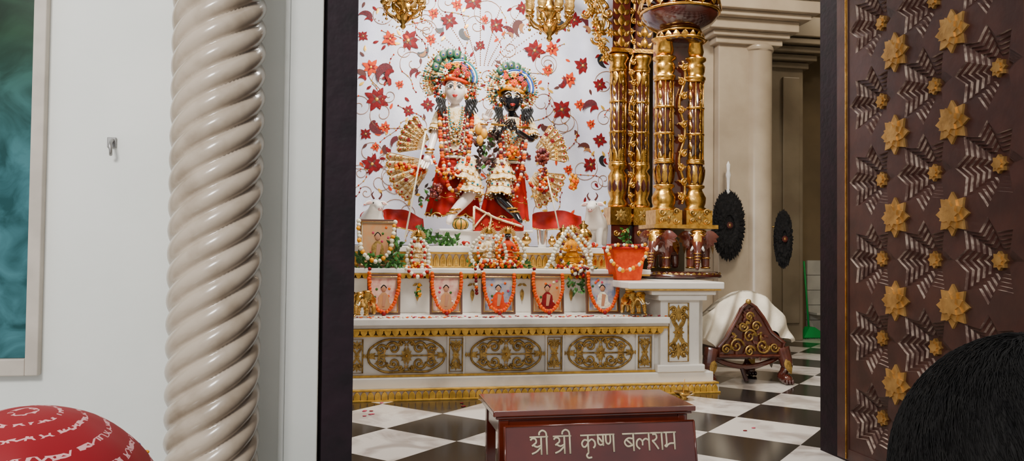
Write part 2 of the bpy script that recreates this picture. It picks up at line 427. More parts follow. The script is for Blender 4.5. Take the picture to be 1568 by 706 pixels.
b.box((p0-.03,5.30,.145),(p1+.08,6.6,.20),'marble'); b.box((p0-.03,5.29,.66),(p1+.09,6.6,.70),'marble')
b.box((p0-.09,5.27,.70),(p1+.15,6.65,.735),'marble'); b.box((X(962,5.24),5.22,.745),(X(1108,5.24),6.7,.795),'marble')
b.box((p1+.05,5.45,.0),(p1+.13,6.6,.70),'marble')
b.obj('pedestal',altar,.008)
b=B(); b.keep0=True
b.box((AL,5.255,.0),(xe,5.28,.012),'gold_paint'); b.box((AL,5.262,.066),(xe-.01,5.30,.078),'gold_paint')
n=int((xe-AL)/.045)
for i in range(n):
    x=AL+.045*(i+.5); b.prism([(x-.020,.012),(x+.020,.012),(x+.020,.040),(x+.010,.058),(x,.064),(x-.010,.058),(x-.020,.040)],5.258,5.285,'gold_paint')
b.box((AL,5.352,.145),(xr1-.03,5.38,.158),'gold_paint'); b.box((AL,5.355,.415),(xr1-.03,5.38,.428),'gold_paint')
b.box((AL,5.29,.462),(xr1,5.38,.475),'gold_paint')
n=int((xr1-AL)/.052)
for i in range(n):
    x=AL+.052*(i+.5)
    b.prism([(x-.024,.464),(x-.022,.446),(x-.010,.430),(x,.422),(x+.010,.430),(x+.022,.446),(x+.024,.464)],5.30,5.33,'gold_paint')
b.box((AL,5.70,.822),(xr1+.02,5.76,.836),'gold_paint')
for i in range(int((xr1-AL)/.045)):
    x=AL+.045*(i+.5)
    b.prism([(x-.02,.824),(x-.018,.81),(x-.008,.798),(x,.792),(x+.008,.798),(x+.018,.81),(x+.02,.824)],5.72,5.745,'gold_paint')
b.box((AL,5.945,.872),(xr1,5.975,.885),'gold_paint'); b.box((AL,5.93,.975),(xr1,5.975,.99),'gold_paint')
for i in range(int((xr1-AL)/.05)):
    x=AL+.05*(i+.5)
    b.prism([(x-.023,.886),(x+.023,.886),(x+.023,.93),(x+.012,.962),(x,.974),(x-.012,.962),(x-.023,.93)],5.945,5.972,'gold_paint')
    b.prism([(x-.012,.892),(x+.012,.892),(x+.012,.93),(x,.955),(x-.012,.93)],5.938,5.946,'gold')
b.box((X(962,5.24),5.235,.735),(X(1104,5.24),5.3,.745),'gold_paint')
b.obj('gilding',altar,.002)
def carve(b,xc,zc,w,h,y,m='antique_gold',pointed=True):
    hw=w/2;hh=h/2; rs=random.Random(5)
    for sx in(-1,1):
        for sz in(-1,1):
            spiral(b,(xc+sx*hw*.34,y,zc+sz*hh*.45),hh*.42,1.3,m,.009,ph=(0 if sx>0 else pi),dirn=sx*sz)
            spiral(b,(xc+sx*hw*.66,y,zc+sz*hh*.38),hh*.34,1.2,m,.008,ph=(pi if sx>0 else 0),dirn=-sx*sz)
            spiral(b,(xc+sx*hw*.14,y,zc+sz*hh*.72),hh*.20,1.2,m,.007,ph=(pi if sx>0 else 0),dirn=-sx*sz)
        b.petal((xc+sx*hw*.8,y,zc),(sx,0,0),(0,-1,0),hw*.24,hh*.35,m)
        b.tube([(xc,y,zc),(xc+sx*hw*.85,y,zc)],.006,m,5)
    for _ in range(16):
        u=rs.uniform(.05,.85); v=rs.uniform(.02,.8)*(1-u**2.2); an=rs.uniform(0,2*pi); L=hh*rs.uniform(.25,.38)
        for sx in(-1,1):
            for sz in(-1,1): b.petal((xc+sx*hw*u,y-.003,zc+sz*hh*v),(sx*cos(an),0,sz*sin(an)),(0,-1,0),L,L*.36,m if rs.random()<.8 else 'gold_matte',lift=.3)
    flower(b,(xc,y-.006,zc),hh*.42,m,'gold',8,w=.5)
    if pointed:
        pts=[]
        for i in range(49):
            a=2*pi*i/48
            x=hw*1.0*(abs(cos(a))**.8)*(1 if cos(a)>=0 else -1); z=hh*(abs(sin(a))**.75)*(1 if sin(a)>=0 else -1)*(1+.05*cos(6*a))
            pts.append((xc+x,y,zc+z))
        b.tube(pts[:-1],.008,m,5,closed=True)
b=B(); b.keep0=True
zc=(.158+.415)/2
for l,r in((566,682),(723,829),(872,968)):
    x0,x1=X(l,5.37),X(r,5.37); carve(b,(x0+x1)/2,zc,x1-x0,.225,5.37)
def vcarve(b,xc,zc,w,h,y,m='antique_gold',frame=True):
    hw=w/2;hh=h/2
    if frame:
        b.tube([(xc-hw,y,zc-hh),(xc+hw,y,zc-hh),(xc+hw,y,zc+hh),(xc-hw,y,zc+hh)],.006,m,5,closed=True)
    for sz in(-1,1):
        for sx in(-1,1):
            spiral(b,(xc+sx*hw*.45,y,zc+sz*hh*.55),hw*.36,1.2,m,.007,ph=(0 if sx>0 else pi),dirn=sx*sz)
            b.petal((xc,y,zc+sz*hh*.1),(sx*.7,0,sz),(0,-1,0),hh*.5,hw*.45,m)
            b.petal((xc,y,zc+sz*hh*.55),(sx*.6,0,sz),(0,-1,0),hh*.38,hw*.4,m)
            b.petal((xc+sx*hw*.8,y,zc+sz*hh*.85),(-sx,0,-sz*.6),(0,-1,0),hh*.3,hw*.3,m)
        b.petal((xc,y,zc+sz*hh*.35),(0,0,sz),(0,-1,0),hh*.6,hw*.5,m)
    flower(b,(xc,y-.003,zc),hw*.6,m,'gold',8)
for pxc,wpx in((700,20),(850,22),(988,20),(549,16)):
    x=X(pxc,5.37); vcarve(b,x,zc,wpx*.0046,.225,5.37)
xm=(p0+p1)/2
vcarve(b,xm+.01,.43,.15,.42,5.325); 
for dz in(.1,-.1,.16,-.16):
    for sx in(-1,1): spiral(b,(xm+.01+sx*.04,5.325,.43+dz),.028,1.2,'antique_gold',.008,ph=0 if sx>0 else pi,dirn=sx)
for px in(562,686,718,833,868,972):
    x=X(px,5.37); b.petal((x,5.37,zc),(1,0,0),(0,-1,0),.02,.03,'antique_gold'); b.petal((x,5.37,zc),(-1,0,0),(0,-1,0),.02,.03,'antique_gold')
for px in(640,724,800,875,960):
    x=X(px,5.74)
    b.petal((x,5.74,.72),(0,0,-1),(0,-1,0),.09,.03,'antique_gold')
    for sx in(-1,1): b.petal((x,5.74,.76),(sx,0,-.5),(0,-1,0),.04,.02,'antique_gold')
b.obj('carved_panels',altar)
# ---------------------------------------------------------------- backdrop cloth
def cY(x,z): return 7.40+.012*sin(x*9+.6*z)+.006*sin(x*23+1.3*z)
b=B(); b.keep0=True
x0=X(380,7.4);x1=X(955,7.4); za=1.05; zt=3.7; nx=160; nz=30
vs=[];fs=[]
for j in range(nz+1):
    for i in range(nx+1):
        x=x0+(x1-x0)*i/nx; z=za+(zt-za)*j/nz; vs.append((x,cY(x,z),z))
for j in range(nz):
    for i in range(nx):
        k=j*(nx+1)+i; fs.append((k,k+1,k+nx+2,k+nx+1))
b.add(vs,fs,'cloth_white')
def bp(px,py,o=.006):
    p=S(px,py,7.4); p.y=cY(p.x,p.z)-o; return p
s7=.0070
def bflower(px,py,r,m,m2='brown_petal',n=8):
    c=bp(px,py,.007); ph=random.random()
    for k in range(n):
        a=2*pi*k/n+ph; b.petal(c,(cos(a),0,sin(a)),(0,-1,0),r*s7*(1 if k%2 else .8),r*s7*.5,m,lift=.05)
        if k%2==0: b.petal(c+Vector((0,-.003,0)),(cos(a+.4),0,sin(a+.4)),(0,-1,0),r*s7*.5,r*s7*.2,m2,lift=.05)
    b.sph(c+Vector((0,-.004,0)),(r*s7*.14,.004,r*s7*.14),'gold_paint',8,5)
def paisley(px,py,r,a,m):
    pts=[];c=bp(px,py,.006); L=r*s7
    for i in range(10):
        t=i/9; pts.append((c+Vector((cos(a+t*1.9)*L*t,0,sin(a+t*1.9)*L*t)),L*.24*sin(pi*min(1,t*.9+.08))))
    vs=[];fs=[]
    for i,(p,w) in enumerate(pts):
        d=(pts[min(i+1,9)][0]-pts[max(i-1,0)][0]).normalized(); nn=Vector((-d.z,0,d.x)); vs+=[p-nn*w,p+nn*w]
    for i in range(9): fs.append((2*i,2*i+1,2*i+3,2*i+2))
    b.add(vs,fs,m)
reds=[(577,152,18),(625,62,17),(818,78,16),(860,168,16),(570,251,15),(893,100,14),(724,2,15),(688,32,13),(760,38,13),(836,214,11),(560,205,9),(905,252,13),(918,130,11),(655,160,10),(556,55,8),(735,70,8),(880,30,12),(800,12,10),(918,215,11),(625,170,9)]
for x,y,r in reds: bflower(x,y,r,'red_petal')
for x,y,r in [(597,60,12),(568,103,13),(845,75,12),(872,122,12),(700,8,9),(664,20,9),(838,108,9),(915,45,8),(660,60,9),(590,195,9),(575,225,7),(888,160,9),(742,30,7),(905,190,8),(612,130,7),(870,260,8)]: bflower(x,y,r,'orange_petal','red_petal',7)
for x,y,r,a in [(600,108,24,2),(592,128,22,.3),(575,185,20,3.5),(862,45,18,1),(800,35,20,2.6),(897,48,20,.2),(590,222,18,4),(912,165,20,1.5),(925,85,18,3),(640,80,16,5),(556,120,16,.8),(830,190,18,4.4),(885,205,18,2.2),(710,45,16,3.4),(780,55,16,.4),(620,30,16,1.9),(668,42,14,4.8),(855,130,15,5.5),(566,30,16,.9),(900,230,15,1),(925,240,14,3),(612,215,14,2),(850,235,14,1),(640,110,13,2)]:
    paisley(x,y,r,a,random.choice(['brown_petal','black','maroon_flower'])); paisley(x+3,y+3,r*.6,a+.2,random.choice(['vine_tan','red_petal']))
for _ in range(54):
    x=random.uniform(550,928); y=random.uniform(2,330); r=random.uniform(10,26); dr=random.choice((-1,1)); ph=random.uniform(0,6.28)
    pts=[]
    for i in range(26):
        t=i/25; a=ph+dr*t*8; q=r*(1-t*.85); pts.append(bp(x+q*cos(a),y+q*sin(a),.004))
    b.tube(pts,.0028,'vine_tan',4)
    a=ph; x2=x+r*cos(a); y2=y+r*sin(a)
    pts=[bp(x2+dr*sin(a)*t*40+4*sin(t*5),y2-dr*cos(a)*t*40,.004) for t in [i/10 for i in range(11)]]
    b.tube(pts,.0028,'vine_tan',4)
    for p in pts[::2]: b.sph(p,.008,random.choice(['gold_paint','orange_petal','red_petal']),6,4)
for _ in range(150):
    x=random.uniform(550,928); y=random.uniform(2,330); b.petal(bp(x,y),(random.uniform(-1,1),0,random.uniform(-1,1)),(0,-1,0),.06,.026,random.choice(['red_petal','orange_petal','brown_petal','gold_paint']),lift=.05)
for k in range(-5,6):
    for i in range(30):
        t=i/29; px=735+k*(6+26*t**1.2); py=100-95*t*(1-.05*abs(k))-0
        if py>0: b.sph(bp(px,py,.004),.006,'vine_tan',5,4)
b.obj('embroidered_backdrop')
simple('wall_shrine_back',[((x0-.2,7.5,1.0),(x1+.1,7.6,4.2))],'ceil_paint')
# ---------------------------------------------------------------- gilded pillars
def vine(b,cx,y,z0,z1,amp,th,m='gold',sgn=1):
    n=int((z1-z0)/(amp*4.2)); N=n*12
    pts=[(cx+amp*.5*sin(2*pi*i/12/2)*sgn,y,z0+(z1-z0)*i/N) for i in range(N+1)]
    b.tube(pts,th,m,6)
    for i in range(2*n):
        zz=z0+(z1-z0)*(i+.5)/(2*n); sx=1 if i%2 else -1
        spiral(b,(cx+sx*amp*.35,y-.01,zz),amp*.6,1.3,m,th*.8,ph=pi/2,dirn=sx)
        b.petal((cx,y-.012,zz),(sx,0,.9),(0,-1,0),amp*1.1,amp*.5,m)
        b.petal((cx,y-.012,zz),(-sx,0,.4),(0,-1,0),amp*.8,amp*.4,m)
def goldshaft(b,x,y,r,za,zb_,n=8):
    b.lathe((x,y,0),[(r*.95,za),(r*.93,zb_)],'maroon',32,lambda a,z:1+.05*abs(sin(n*a/2)))
    L=zb_-za
    for k in range(n):
        a=2*pi*k/n-.55; d=Vector((cos(a),sin(a),0)); c=Vector((x,y,0))+d*r
        if k%2==0: b.tube([c+Vector((0,0,za)),c+Vector((0,0,zb_))],r*.11,'gold',5)
        else:
            m_=max(4,int(L/(r*1.05)))
            for i in range(m_):
                b.petal(c+Vector((0,0,za+L*i/m_)),(0,0,1),d,L/m_*.95,r*.48,'gold',lift=.3)
                b.sph(c+Vector((0,0,za+L*(i+.98)/m_)),r*.09,'gold',6,4)
    for t in(.0,.33,.66,1.):
        z=za+L*t; b.lathe((x,y,z),[(r*1.0,-.012),(r*1.18,-.006),(r*1.18,.006),(r*1.0,.012)],'gold',28)
def shaft(b,x,y,r,zb,ztp,seg=28):
    Hh=ztp-zb
    b.box((x-r*1.5,y-r*1.5,zb),(x+r*1.5,y+r*1.5,zb+.13*Hh*.6),'gold')
    zb1=zb+.078*Hh
    P=lambda l:[(r*a,zb1+Hh*t) for a,t in l]
    b.lathe((x,y,0),P([(1.3,0),(1.4,.01),(1.1,.02),(1.25,.04),(1.3,.07),(1.0,.10),(.85,.115),(1.15,.125),(1.15,.135),(.9,.14)]),'gold',seg,lambda a,z:1+.05*abs(cos(4*a)))
    b.lathe((x,y,0),P([(.9,.14),(1.05,.17),(1.1,.2),(1.0,.24),(1.0,.25)]),'maroon',seg)
    for k in range(10):
        a=2*pi*k/10; d=Vector((cos(a),sin(a),0))
        b.petal(Vector((x,y,zb1+Hh*.14))+d*r*.97,(d.x*.15,d.y*.15,1),d,Hh*.09,r*.6,'gold')
        b.petal(Vector((x,y,zb1+Hh*.245))+d*r*1.12,(0,0,-1),d,Hh*.06,r*.5,'gold')
    b.lathe((x,y,0),P([(1.15,.25),(1.15,.262),(.92,.268)]),'gold',seg)
    goldshaft(b,x,y,r*.97,zb1+Hh*.268,zb1+Hh*.70,10)
    b.lathe((x,y,0),P([(.95,.70),(1.2,.708),(1.2,.722),(.95,.73),(1.1,.75),(1.15,.78),(.9,.80),(1.25,.812),(1.25,.825),(.9,.83)]),'gold',seg,lambda a,z:1+.04*abs(cos(6*a)))
    b.lathe((x,y,0),P([(.85,.83),(1.0,.86),(.85,.9),(1.3,.915),(1.4,.922)]),'gold',seg,lambda a,z:1+.06*abs(cos(5*a)))
py_=6.0
b=B()
zb=Z(345,py_,1040); zt=Z(62,py_,1040)
xA=X(1016,py_);xB=X(1062,py_)
for x in(xA,xB): shaft(b,x,py_,.074,zb,zt)
vine(b,(xA+xB)/2,py_-.06,zb+.17,zt-.18,.05,.011)
b.box((xA-.05,py_-.03,zb),(xB+.05,py_+.12,zt),'maroon')
xc=(xA+xB)/2
capr=[(.15,0),(.19,.02),(.16,.05),(.13,.08),(.17,.10),(.25,.15),(.30,.21),(.31,.25),(.28,.27),(.25,.29),(.30,.31),(.30,.35),(.22,.38),(.20,.45),(.24,.50),(.30,.6),(.30,.7)]
b.lathe((xc,py_,zt-.03),capr,'maroon',40,lambda a,z:1+.03*abs(cos(9*a)))
for k in range(18):
    a=2*pi*k/18; d=Vector((cos(a),sin(a),0)); base=Vector((xc,py_,zt-.03))
    b.petal(base+d*.15+Vector((0,0,.09)),(d.x*.85,d.y*.85,.85),d-Vector((0,0,1)),.22,.10,'gold')
    b.petal(base+d*.19+Vector((0,0,.0)),(d.x*.1,d.y*.1,1),d,.07,.06,'gold')
    b.petal(base+d*.31+Vector((0,0,.37)),(d.x*.2,d.y*.2,-1),d,.12,.09,'gold')
    b.petal(base+d*.23+Vector((0,0,.42)),(d.x*.4,d.y*.4,1),d,.2,.09,'gold')
    b.petal(base+d*.30+Vector((0,0,.21)),(0,0,1),d,.07,.08,'gold')
for rr,zz in((.315,.245),(.305,.33),(.17,.085),(.195,.02)):
    b.tube([(xc+rr*cos(a),py_+rr*sin(a),zt-.03+zz) for a in [2*pi*i/36 for i in range(36)]],.013,'gold',6,closed=True)
b.box((xc-.3,py_-.3,zt+.66),(xc+.3,py_+.3,4.2),'maroon')
for x in(xA,xB):
    flower(b,(x,py_-.115,zb+.06),.055,'antique_gold','gold',8)
    for k in(-1,1):
        spiral(b,(x+k*.06,py_-.115,zb+.10),.03,1.2,'antique_gold',.008,dirn=k); spiral(b,(x+k*.06,py_-.115,zb+.03),.025,1.2,'antique_gold',.008,dirn=-k)
b.box((xA-.14,py_-.16,zb-.03),(xB+.14,py_+.2,zb),'gold')
b.obj('gilded_pillar')
b=B(); ze0=.797; ze1=.797+.055
b.lathe((xc,py_-.02,ze0),[(.31,0),(.34,.01),(.34,.03),(.31,.045),(.30,.055)],'maroon',44,lambda a,z:1+.02*abs(cos(14*a)),sy=.85)
for k in range(44):
    a=2*pi*k/44; d=Vector((cos(a),sin(a)*.85,0)); b.petal(Vector((xc,py_-.02,ze0+.052))+d*.33,(0,0,-1),d,.045,.04,'antique_gold')
b.obj('lotus_plinth')
yq=6.95
for nm,(l,r) in (('gilded_pillar.001',(945,980)),):
    b=B()
    x1_,x2_=X(l,yq),X(r,yq)
    def shaft2(x):
        zz=lambda p:Z(p,yq,960)
        b.box((x-.09,yq-.09,1.0),(x+.09,yq+.09,zz(345)),'maroon'); b.box((x-.1,yq-.1,zz(345)),(x+.1,yq+.1,zz(318)),'gold')
        for q in(-1,1): spiral(b,(x+q*.04,yq-.095,zz(357)),.03,1.2,'gold',.010,dirn=q)
        flower(b,(x,yq-.105,zz(331)),.06,'antique_gold','gold',8)
        b.lathe((x,yq,0),[(.085,zz(318)),(.09,zz(312)),(.065,zz(305)),(.085,zz(295)),(.088,zz(270)),(.06,zz(262)),(.085,zz(257)),(.085,zz(252)),(.065,zz(248))],'gold',24,lambda a,z:1+.05*abs(cos(5*a)))
        goldshaft(b,x,yq,.072,zz(250),zz(110),10)
        for k in range(10):
            a=2*pi*k/10+.3; d=Vector((cos(a),sin(a),0))
            b.petal(Vector((x,yq,zz(250)))+d*.078,(0,0,1),d,.13,.045,'gold')
            b.petal(Vector((x,yq,zz(112)))+d*.076,(0,0,-1),d,.12,.045,'gold')
            b.petal(Vector((x,yq,zz(295)))+d*.088,(0,0,1),d,.12,.045,'maroon')
        b.lathe((x,yq,0),[(.07,zz(112)),(.09,zz(106)),(.075,zz(100)),(.1,zz(92)),(.1,zz(86)),(.08,zz(84))],'gold',24)
        b.box((x-.1,yq-.1,zz(84)),(x+.1,yq+.1,zz(78)),'gold')
        b.box((x-.085,yq-.085,zz(78)),(x+.085,yq+.085,4.2),'maroon')
        for i in range(12):
            b.petal((x,yq-.09,zz(76)+i*.1),(0,0,1),(0,-1,0),.1,.07,'gold')
            for q in(-1,1): b.petal((x+q*.03,yq-.09,zz(76)+i*.1),(q,0,1.2),(0,-1,0),.07,.04,'gold')
    shaft2(x1_);shaft2(x2_)
    b.box((x1_,yq+.0,1.0),(x2_,yq+.1,4.2),'maroon')
    vine(b,(x1_+x2_)/2,yq-.06,Z(340,yq,960),Z(0,yq,960)+.4,.045,.011)
    b.obj(nm)
b=B(); yb=6.8
def bs(px,py,r,t,ph,d): 
    p=S(px,py,yb); spiral(b,p,r*.0058,t,'gold',.013,ph,d)
for px,py,r,ph,d in((918,12,14,0,1),(905,5,10,2,-1),(922,38,12,1,-1),(914,60,9,3,1),(925,78,7,0,1),(932,20,9,2,1),(898,22,7,3,1)): bs(px,py,r,1.4,ph,d)
b.tube(cr([S(890,-30,yb),S(915,0,yb),S(925,30,yb),S(918,60,yb),S(930,85,yb),S(938,92,yb)],6),.016,'antique_gold',8)
for px,py in((905,15),(912,35),(918,50),(921,70),(928,88),(900,0),(935,50)):
    flower(b,S(px,py,yb-.02),.05,'gold','antique_gold',7)
leafspray(b,S(918,30,yb-.01),.08,.02,.2,50,.06,['gold','antique_gold'])
b.tube(cr([S(890,-30,yb),S(740,-110,yb),S(560,-60,yb),S(420,-10,yb)],8),.05,'gold',8)
b.obj('gilded_bracket')
def chand(name,px,pyb,Y,sc=1.):
    b=B(); c=S(px,pyb,Y); z=c.z
    b.tube([(c.x,c.y,z+.2*sc),(c.x,c.y,4.2)],.008,'brass',8)
    pr=[(.005,0),(.02,.02),(.012,.04),(.04,.07),(.055,.10),(.03,.13),(.02,.16),(.05,.19),(.07,.22),(.03,.26),(.02,.32),(.045,.36),(.02,.40),(.012,.5)]
    b.lathe(c,[(r*sc*1.2,h*sc) for r,h in pr],'brass',20)
    for k in range(8):
        a=2*pi*k/8+.2; d=Vector((cos(a),sin(a),0)); U=Vector((0,0,1))
        pts=[c+U*.16*sc,c+d*.06*sc+U*.10*sc,c+d*.12*sc+U*.12*sc,c+d*.15*sc+U*.17*sc]
        b.tube(cr(pts,5),.010*sc,'brass',6)
        q=c+d*.15*sc+U*.17*sc
        b.lathe(q,[(.01*sc,0),(.03*sc,.015*sc),(.035*sc,.03*sc)],'brass',12)
        b.lathe(q+U*.03*sc,[(.022*sc,0),(.034*sc,.03*sc),(.03*sc,.06*sc),(.038*sc,.085*sc)],'antique_gold',12,caps=False)
        b.petal(q-U*.0,-U,d,.06*sc,.035*sc,'gold'); b.sph(q-U*.07*sc,.012*sc,'brass',8,6)
        b.petal(c+d*.05*sc+U*.06*sc,d+U,d-U,.07*sc,.03*sc,'gold')
    return b.obj(name)
chand('hanging_chandelier',617,45,6.1,1.0); chand('hanging_chandelier.001',841,64,6.1,1.15)
# ---------------------------------------------------------------- cream piers behind
yp=6.9
b=B(); b.keep0=True
l,r=X(1100,yp),X(1158,yp); e=X(1187,yp); top=Z(70,yp,1150)
b.box((l,yp,0),(r,yp+.45,4.2),'pier_cream'); b.box((l-.15,yp+.1,0),(l,yp+.45,4.2),'pier_cream')
rc=(e-r)/2+.06; ccx=e-rc
b.lathe((ccx,yp+.1,0),[(rc*1.15,0),(rc*1.15,.12),(rc,.18),(rc,top-.05),(rc*1.1,top-.04),(rc*1.1,top),(rc,top+.02)],'pier_cream',36)
for k,(o,h) in enumerate(((.05,.06),(.10,.05),(.16,.10),(.24,.05),(.30,.12),(.34,.06))):
    z0_=top+sum((.06,.05,.10,.05,.12,.06)[:k]); b.box((l-o,yp-o,z0_),(e+o,yp+.5+o,z0_+h),'pier_cream')
b.box((l-.34,yp-.3,top+.44),(e+.34,yp+.8,4.2),'ceil_paint')
b.obj('cream_pillar',None,.015)
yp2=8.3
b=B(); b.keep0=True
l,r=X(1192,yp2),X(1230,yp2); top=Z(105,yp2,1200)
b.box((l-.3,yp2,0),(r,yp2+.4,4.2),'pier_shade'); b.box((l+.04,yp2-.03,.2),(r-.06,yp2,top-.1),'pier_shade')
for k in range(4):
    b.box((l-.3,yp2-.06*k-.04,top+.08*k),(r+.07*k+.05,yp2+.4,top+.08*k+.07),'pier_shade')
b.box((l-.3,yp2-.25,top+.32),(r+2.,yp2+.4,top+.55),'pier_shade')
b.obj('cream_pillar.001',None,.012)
b=B(); p=S(1241,512,8.5); p.z=0
b.tube([p+Vector((-.02,0,.1)),S(1231,400,8.6)],.012,'broom_green',8)
b.prism([(p.x-.12,.015),(p.x+.18,.015),(p.x+.10,.09),(p.x+.02,.14),(p.x-.05,.14)],8.44,8.54,'broom_green')
for i in range(26): b.tube([(p.x-.11+.011*i,8.49,.03),(p.x-.115+.0112*i,8.45+.01*(i%3),.0)],.004,'broom_green',4)
b.obj('broom')
b=B(); p=S(1267,478,8.6)
zz=max(.0,p.z)
b.lathe((p.x,8.6,zz),[(.045,0),(.05,.02),(.05,.14),(.02,.19),(.018,.24),(.03,.25),(.03,.27)],'bottle_green',16)
b.obj('glass_bottle')
simple('shelf_ledge',[((p.x-.2,8.5,zz-.03),(p.x+.5,8.75,zz))],'tile_white',.004)
# ---------------------------------------------------------------- feather fans hung on the pier
def ffan(name,px,py,Y,rx,rz,hpx,peg):
    b=B(); c=S(px,py,Y)
    for ring_,(q0,L_) in enumerate(((.62,.38),(.45,.40),(.28,.36))):
        for k in range(110):
            a=2*pi*k/110+random.uniform(-.05,.05); d=Vector((cos(a)*rx,0,sin(a)*rz)); o=Vector((0,-.012*ring_-random.uniform(0,.01),0))
            b.petal(c+d*q0+o,d+Vector((0,random.uniform(-.03,.03),0)),(0,-1,0),d.length*L_*random.uniform(.9,1.06),.038,'feather_black',n=3)
    b.sph(c+Vector((0,.01,0)),(rx*.9,.028,rz*.9),'feather_black',28,12)
    b.sph(c+Vector((0,-.03,0)),(.016,.010,.022),'gold_matte',10,6)
    for k in range(12):
        a=2*pi*k/12; b.petal(c+Vector((0,-.036,0)),(cos(a),0,sin(a)),(0,-1,0),.035,.016,'brown_petal')
    if hpx: 
        t=S(px,hpx,Y); L=t.z-c.z-rz*.8
        b.lathe((c.x,c.y,c.z+rz*.82),[(.012,0),(.02,L*.12),(.012,L*.2),(.016,L*.5),(.024,L*.6),(.014,L*.72),(.018,L*.9),(.003,L)],'white_enamel',14)
    b.tube([c+Vector((0,.02,rz*.4)),Vector(peg)+Vector((0,0,c.z+rz*.4))],.008,'brass',6)
    return b.obj(name)
c_=S(1115,345,6.8); ffan('feather_fan',1115,345,6.82,.175,.34,248,(c_.x,6.92,0))
c_=S(1199,366,6.98); ffan('feather_fan.001',1199,366,6.98,.105,.29,None,(X(1187,6.98)-.05,7.03,0))
# ---------------------------------------------------------------- carved wooden stool with draped cloth
stool=empty('carved_throne_stool')
b=B(); ys=5.62; s5=.0050
xl,xr=X(1092,ys),X(1200,ys); xm=(xl+xr)/2
def T5(px,py,y=ys): return S(px,py,y)
zr=Z(548,ys,1140); zr2=Z(530,ys,1140)
b.box((xl,ys-.05,zr),(xr-.02,ys+.42,zr2),'maroon')
for px,yy in((1085,ys-.05),(1192,ys-.05),(1100,ys+.4),(1180,ys+.4)):
    x=X(px,ys); o=-1 if px<1140 else 1
    pts=[Vector((x,yy,zr2-.01)),Vector((x+o*.03,yy-.02,zr-.05)),Vector((x+o*.02,yy-.01,zr*.55)),Vector((x,yy,zr*.3)),Vector((x+o*.02,yy-.03,.05))]
    b.tube(cr(pts,5),[.058-.028*min(1,i/12) if i<13 else .03+.002*(i-12) for i in range(21)],'elephant_wood',10)
    b.sph((x+o*.02,yy-.035,.04),(.045,.05,.04),'elephant_wood',12,8)
    for k in range(3): b.sph((x+o*.02+(k-1)*.025,yy-.075,.022),(.014,.022,.02),'maroon',8,6)
    b.petal((x,yy-.06,zr+.0),(o*.3,-.2,-1),(0,-1,0),.12,.06,'antique_gold')
pts=cr([T5(1090,545),T5(1110,556),T5(1142,562),T5(1172,556),T5(1195,545)],6)
b.tube(pts,.02,'elephant_wood',8)
b.tube(cr([T5(1135,560),T5(1140,575),T5(1143,583)],4),.018,'maroon',8)
tri=[(1100,545),(1196,545),(1200,525),(1180,508),(1168,486),(1156,470),(1146,463),(1136,472),(1124,495),(1112,518),(1100,532)]
tr=[T5(x,y,ys-.06) for x,y in tri]
b.prism([(p.x,p.z) for p in tr],ys-.06,ys-.02,'elephant_wood')
b.tube([Vector((p.x,ys-.07,p.z)) for p in tr],.014,'elephant_wood',6,closed=True)
def c5(px,py): p=T5(px,py,ys-.075); return p
for px,py,r,d in((1128,530,12,1),(1168,530,12,-1),(1148,515,11,1),(1138,500,8,-1),(1158,500,8,1),(1148,485,7,1),(1112,535,8,1),(1186,532,8,-1),(1148,538,9,1)):
    spiral(b,c5(px,py),r*s5,1.5,'antique_gold',.008,0,d)
for _ in range(60):
    t=random.random(); y=545-70*t; w=46*(1-t); x=1148+random.uniform(-w,w)
    a=random.uniform(0,2*pi); b.petal(c5(x,y),(cos(a),0,sin(a)),(0,-1,0),.045,.022,random.choice(['antique_gold','elephant_wood','elephant_wood']))
b.sph(c5(1146,462),.022,'antique_gold')
b.obj('frame',stool,.004)
b=B(); vs=[];fs=[]
ridge=[(1074,488),(1096,468),(1128,447),(1152,446),(1174,456),(1200,484),(1213,518)]
low=[(1074,520),(1088,522),(1106,544),(1150,520),(1180,508),(1198,516),(1214,524)]
rp=cr([T5(x,y,ys+.12) for x,y in ridge],6); lp=cr([T5(x,y,ys-.0) for x,y in low],6)
K=12
for j in range(K+1):
    t=j/K
    for i,(a,c) in enumerate(zip(rp,lp)):
        p=a.lerp(c,t); p=p+Vector((0,-.03*sin(pi*t)+.022*sin(i*1.0+t*3),.012*sin(i*.8)*t)); vs.append(p)
for i,a in enumerate(rp): vs.append(a+Vector((0,.25,-.02)))
for i,a in enumerate(rp): vs.append(a+Vector((.01,.34+.02*sin(i),-.3)))
n=len(rp)
for j in range(K):
    for i in range(n-1): fs.append((j*n+i,j*n+i+1,(j+1)*n+i+1,(j+1)*n+i))
for i in range(n-1):
    fs.append((i,i+1,(K+1)*n+i+1,(K+1)*n+i)); fs.append(((K+1)*n+i,(K+1)*n+i+1,(K+2)*n+i+1,(K+2)*n+i))
b.add(vs,fs,'drape_white'); o=b.obj('draped_cloth',stool,0,1)
b=B()
tr2=[T5(x,y,ys+.15) for x,y in [(1095,540),(1198,540),(1198,500),(1168,468),(1148,460),(1128,462),(1104,485)]]
b.prism([(p.x,p.z-.01) for p in tr2],ys+.16,ys+.20,'maroon'); b.obj('back_board',stool)
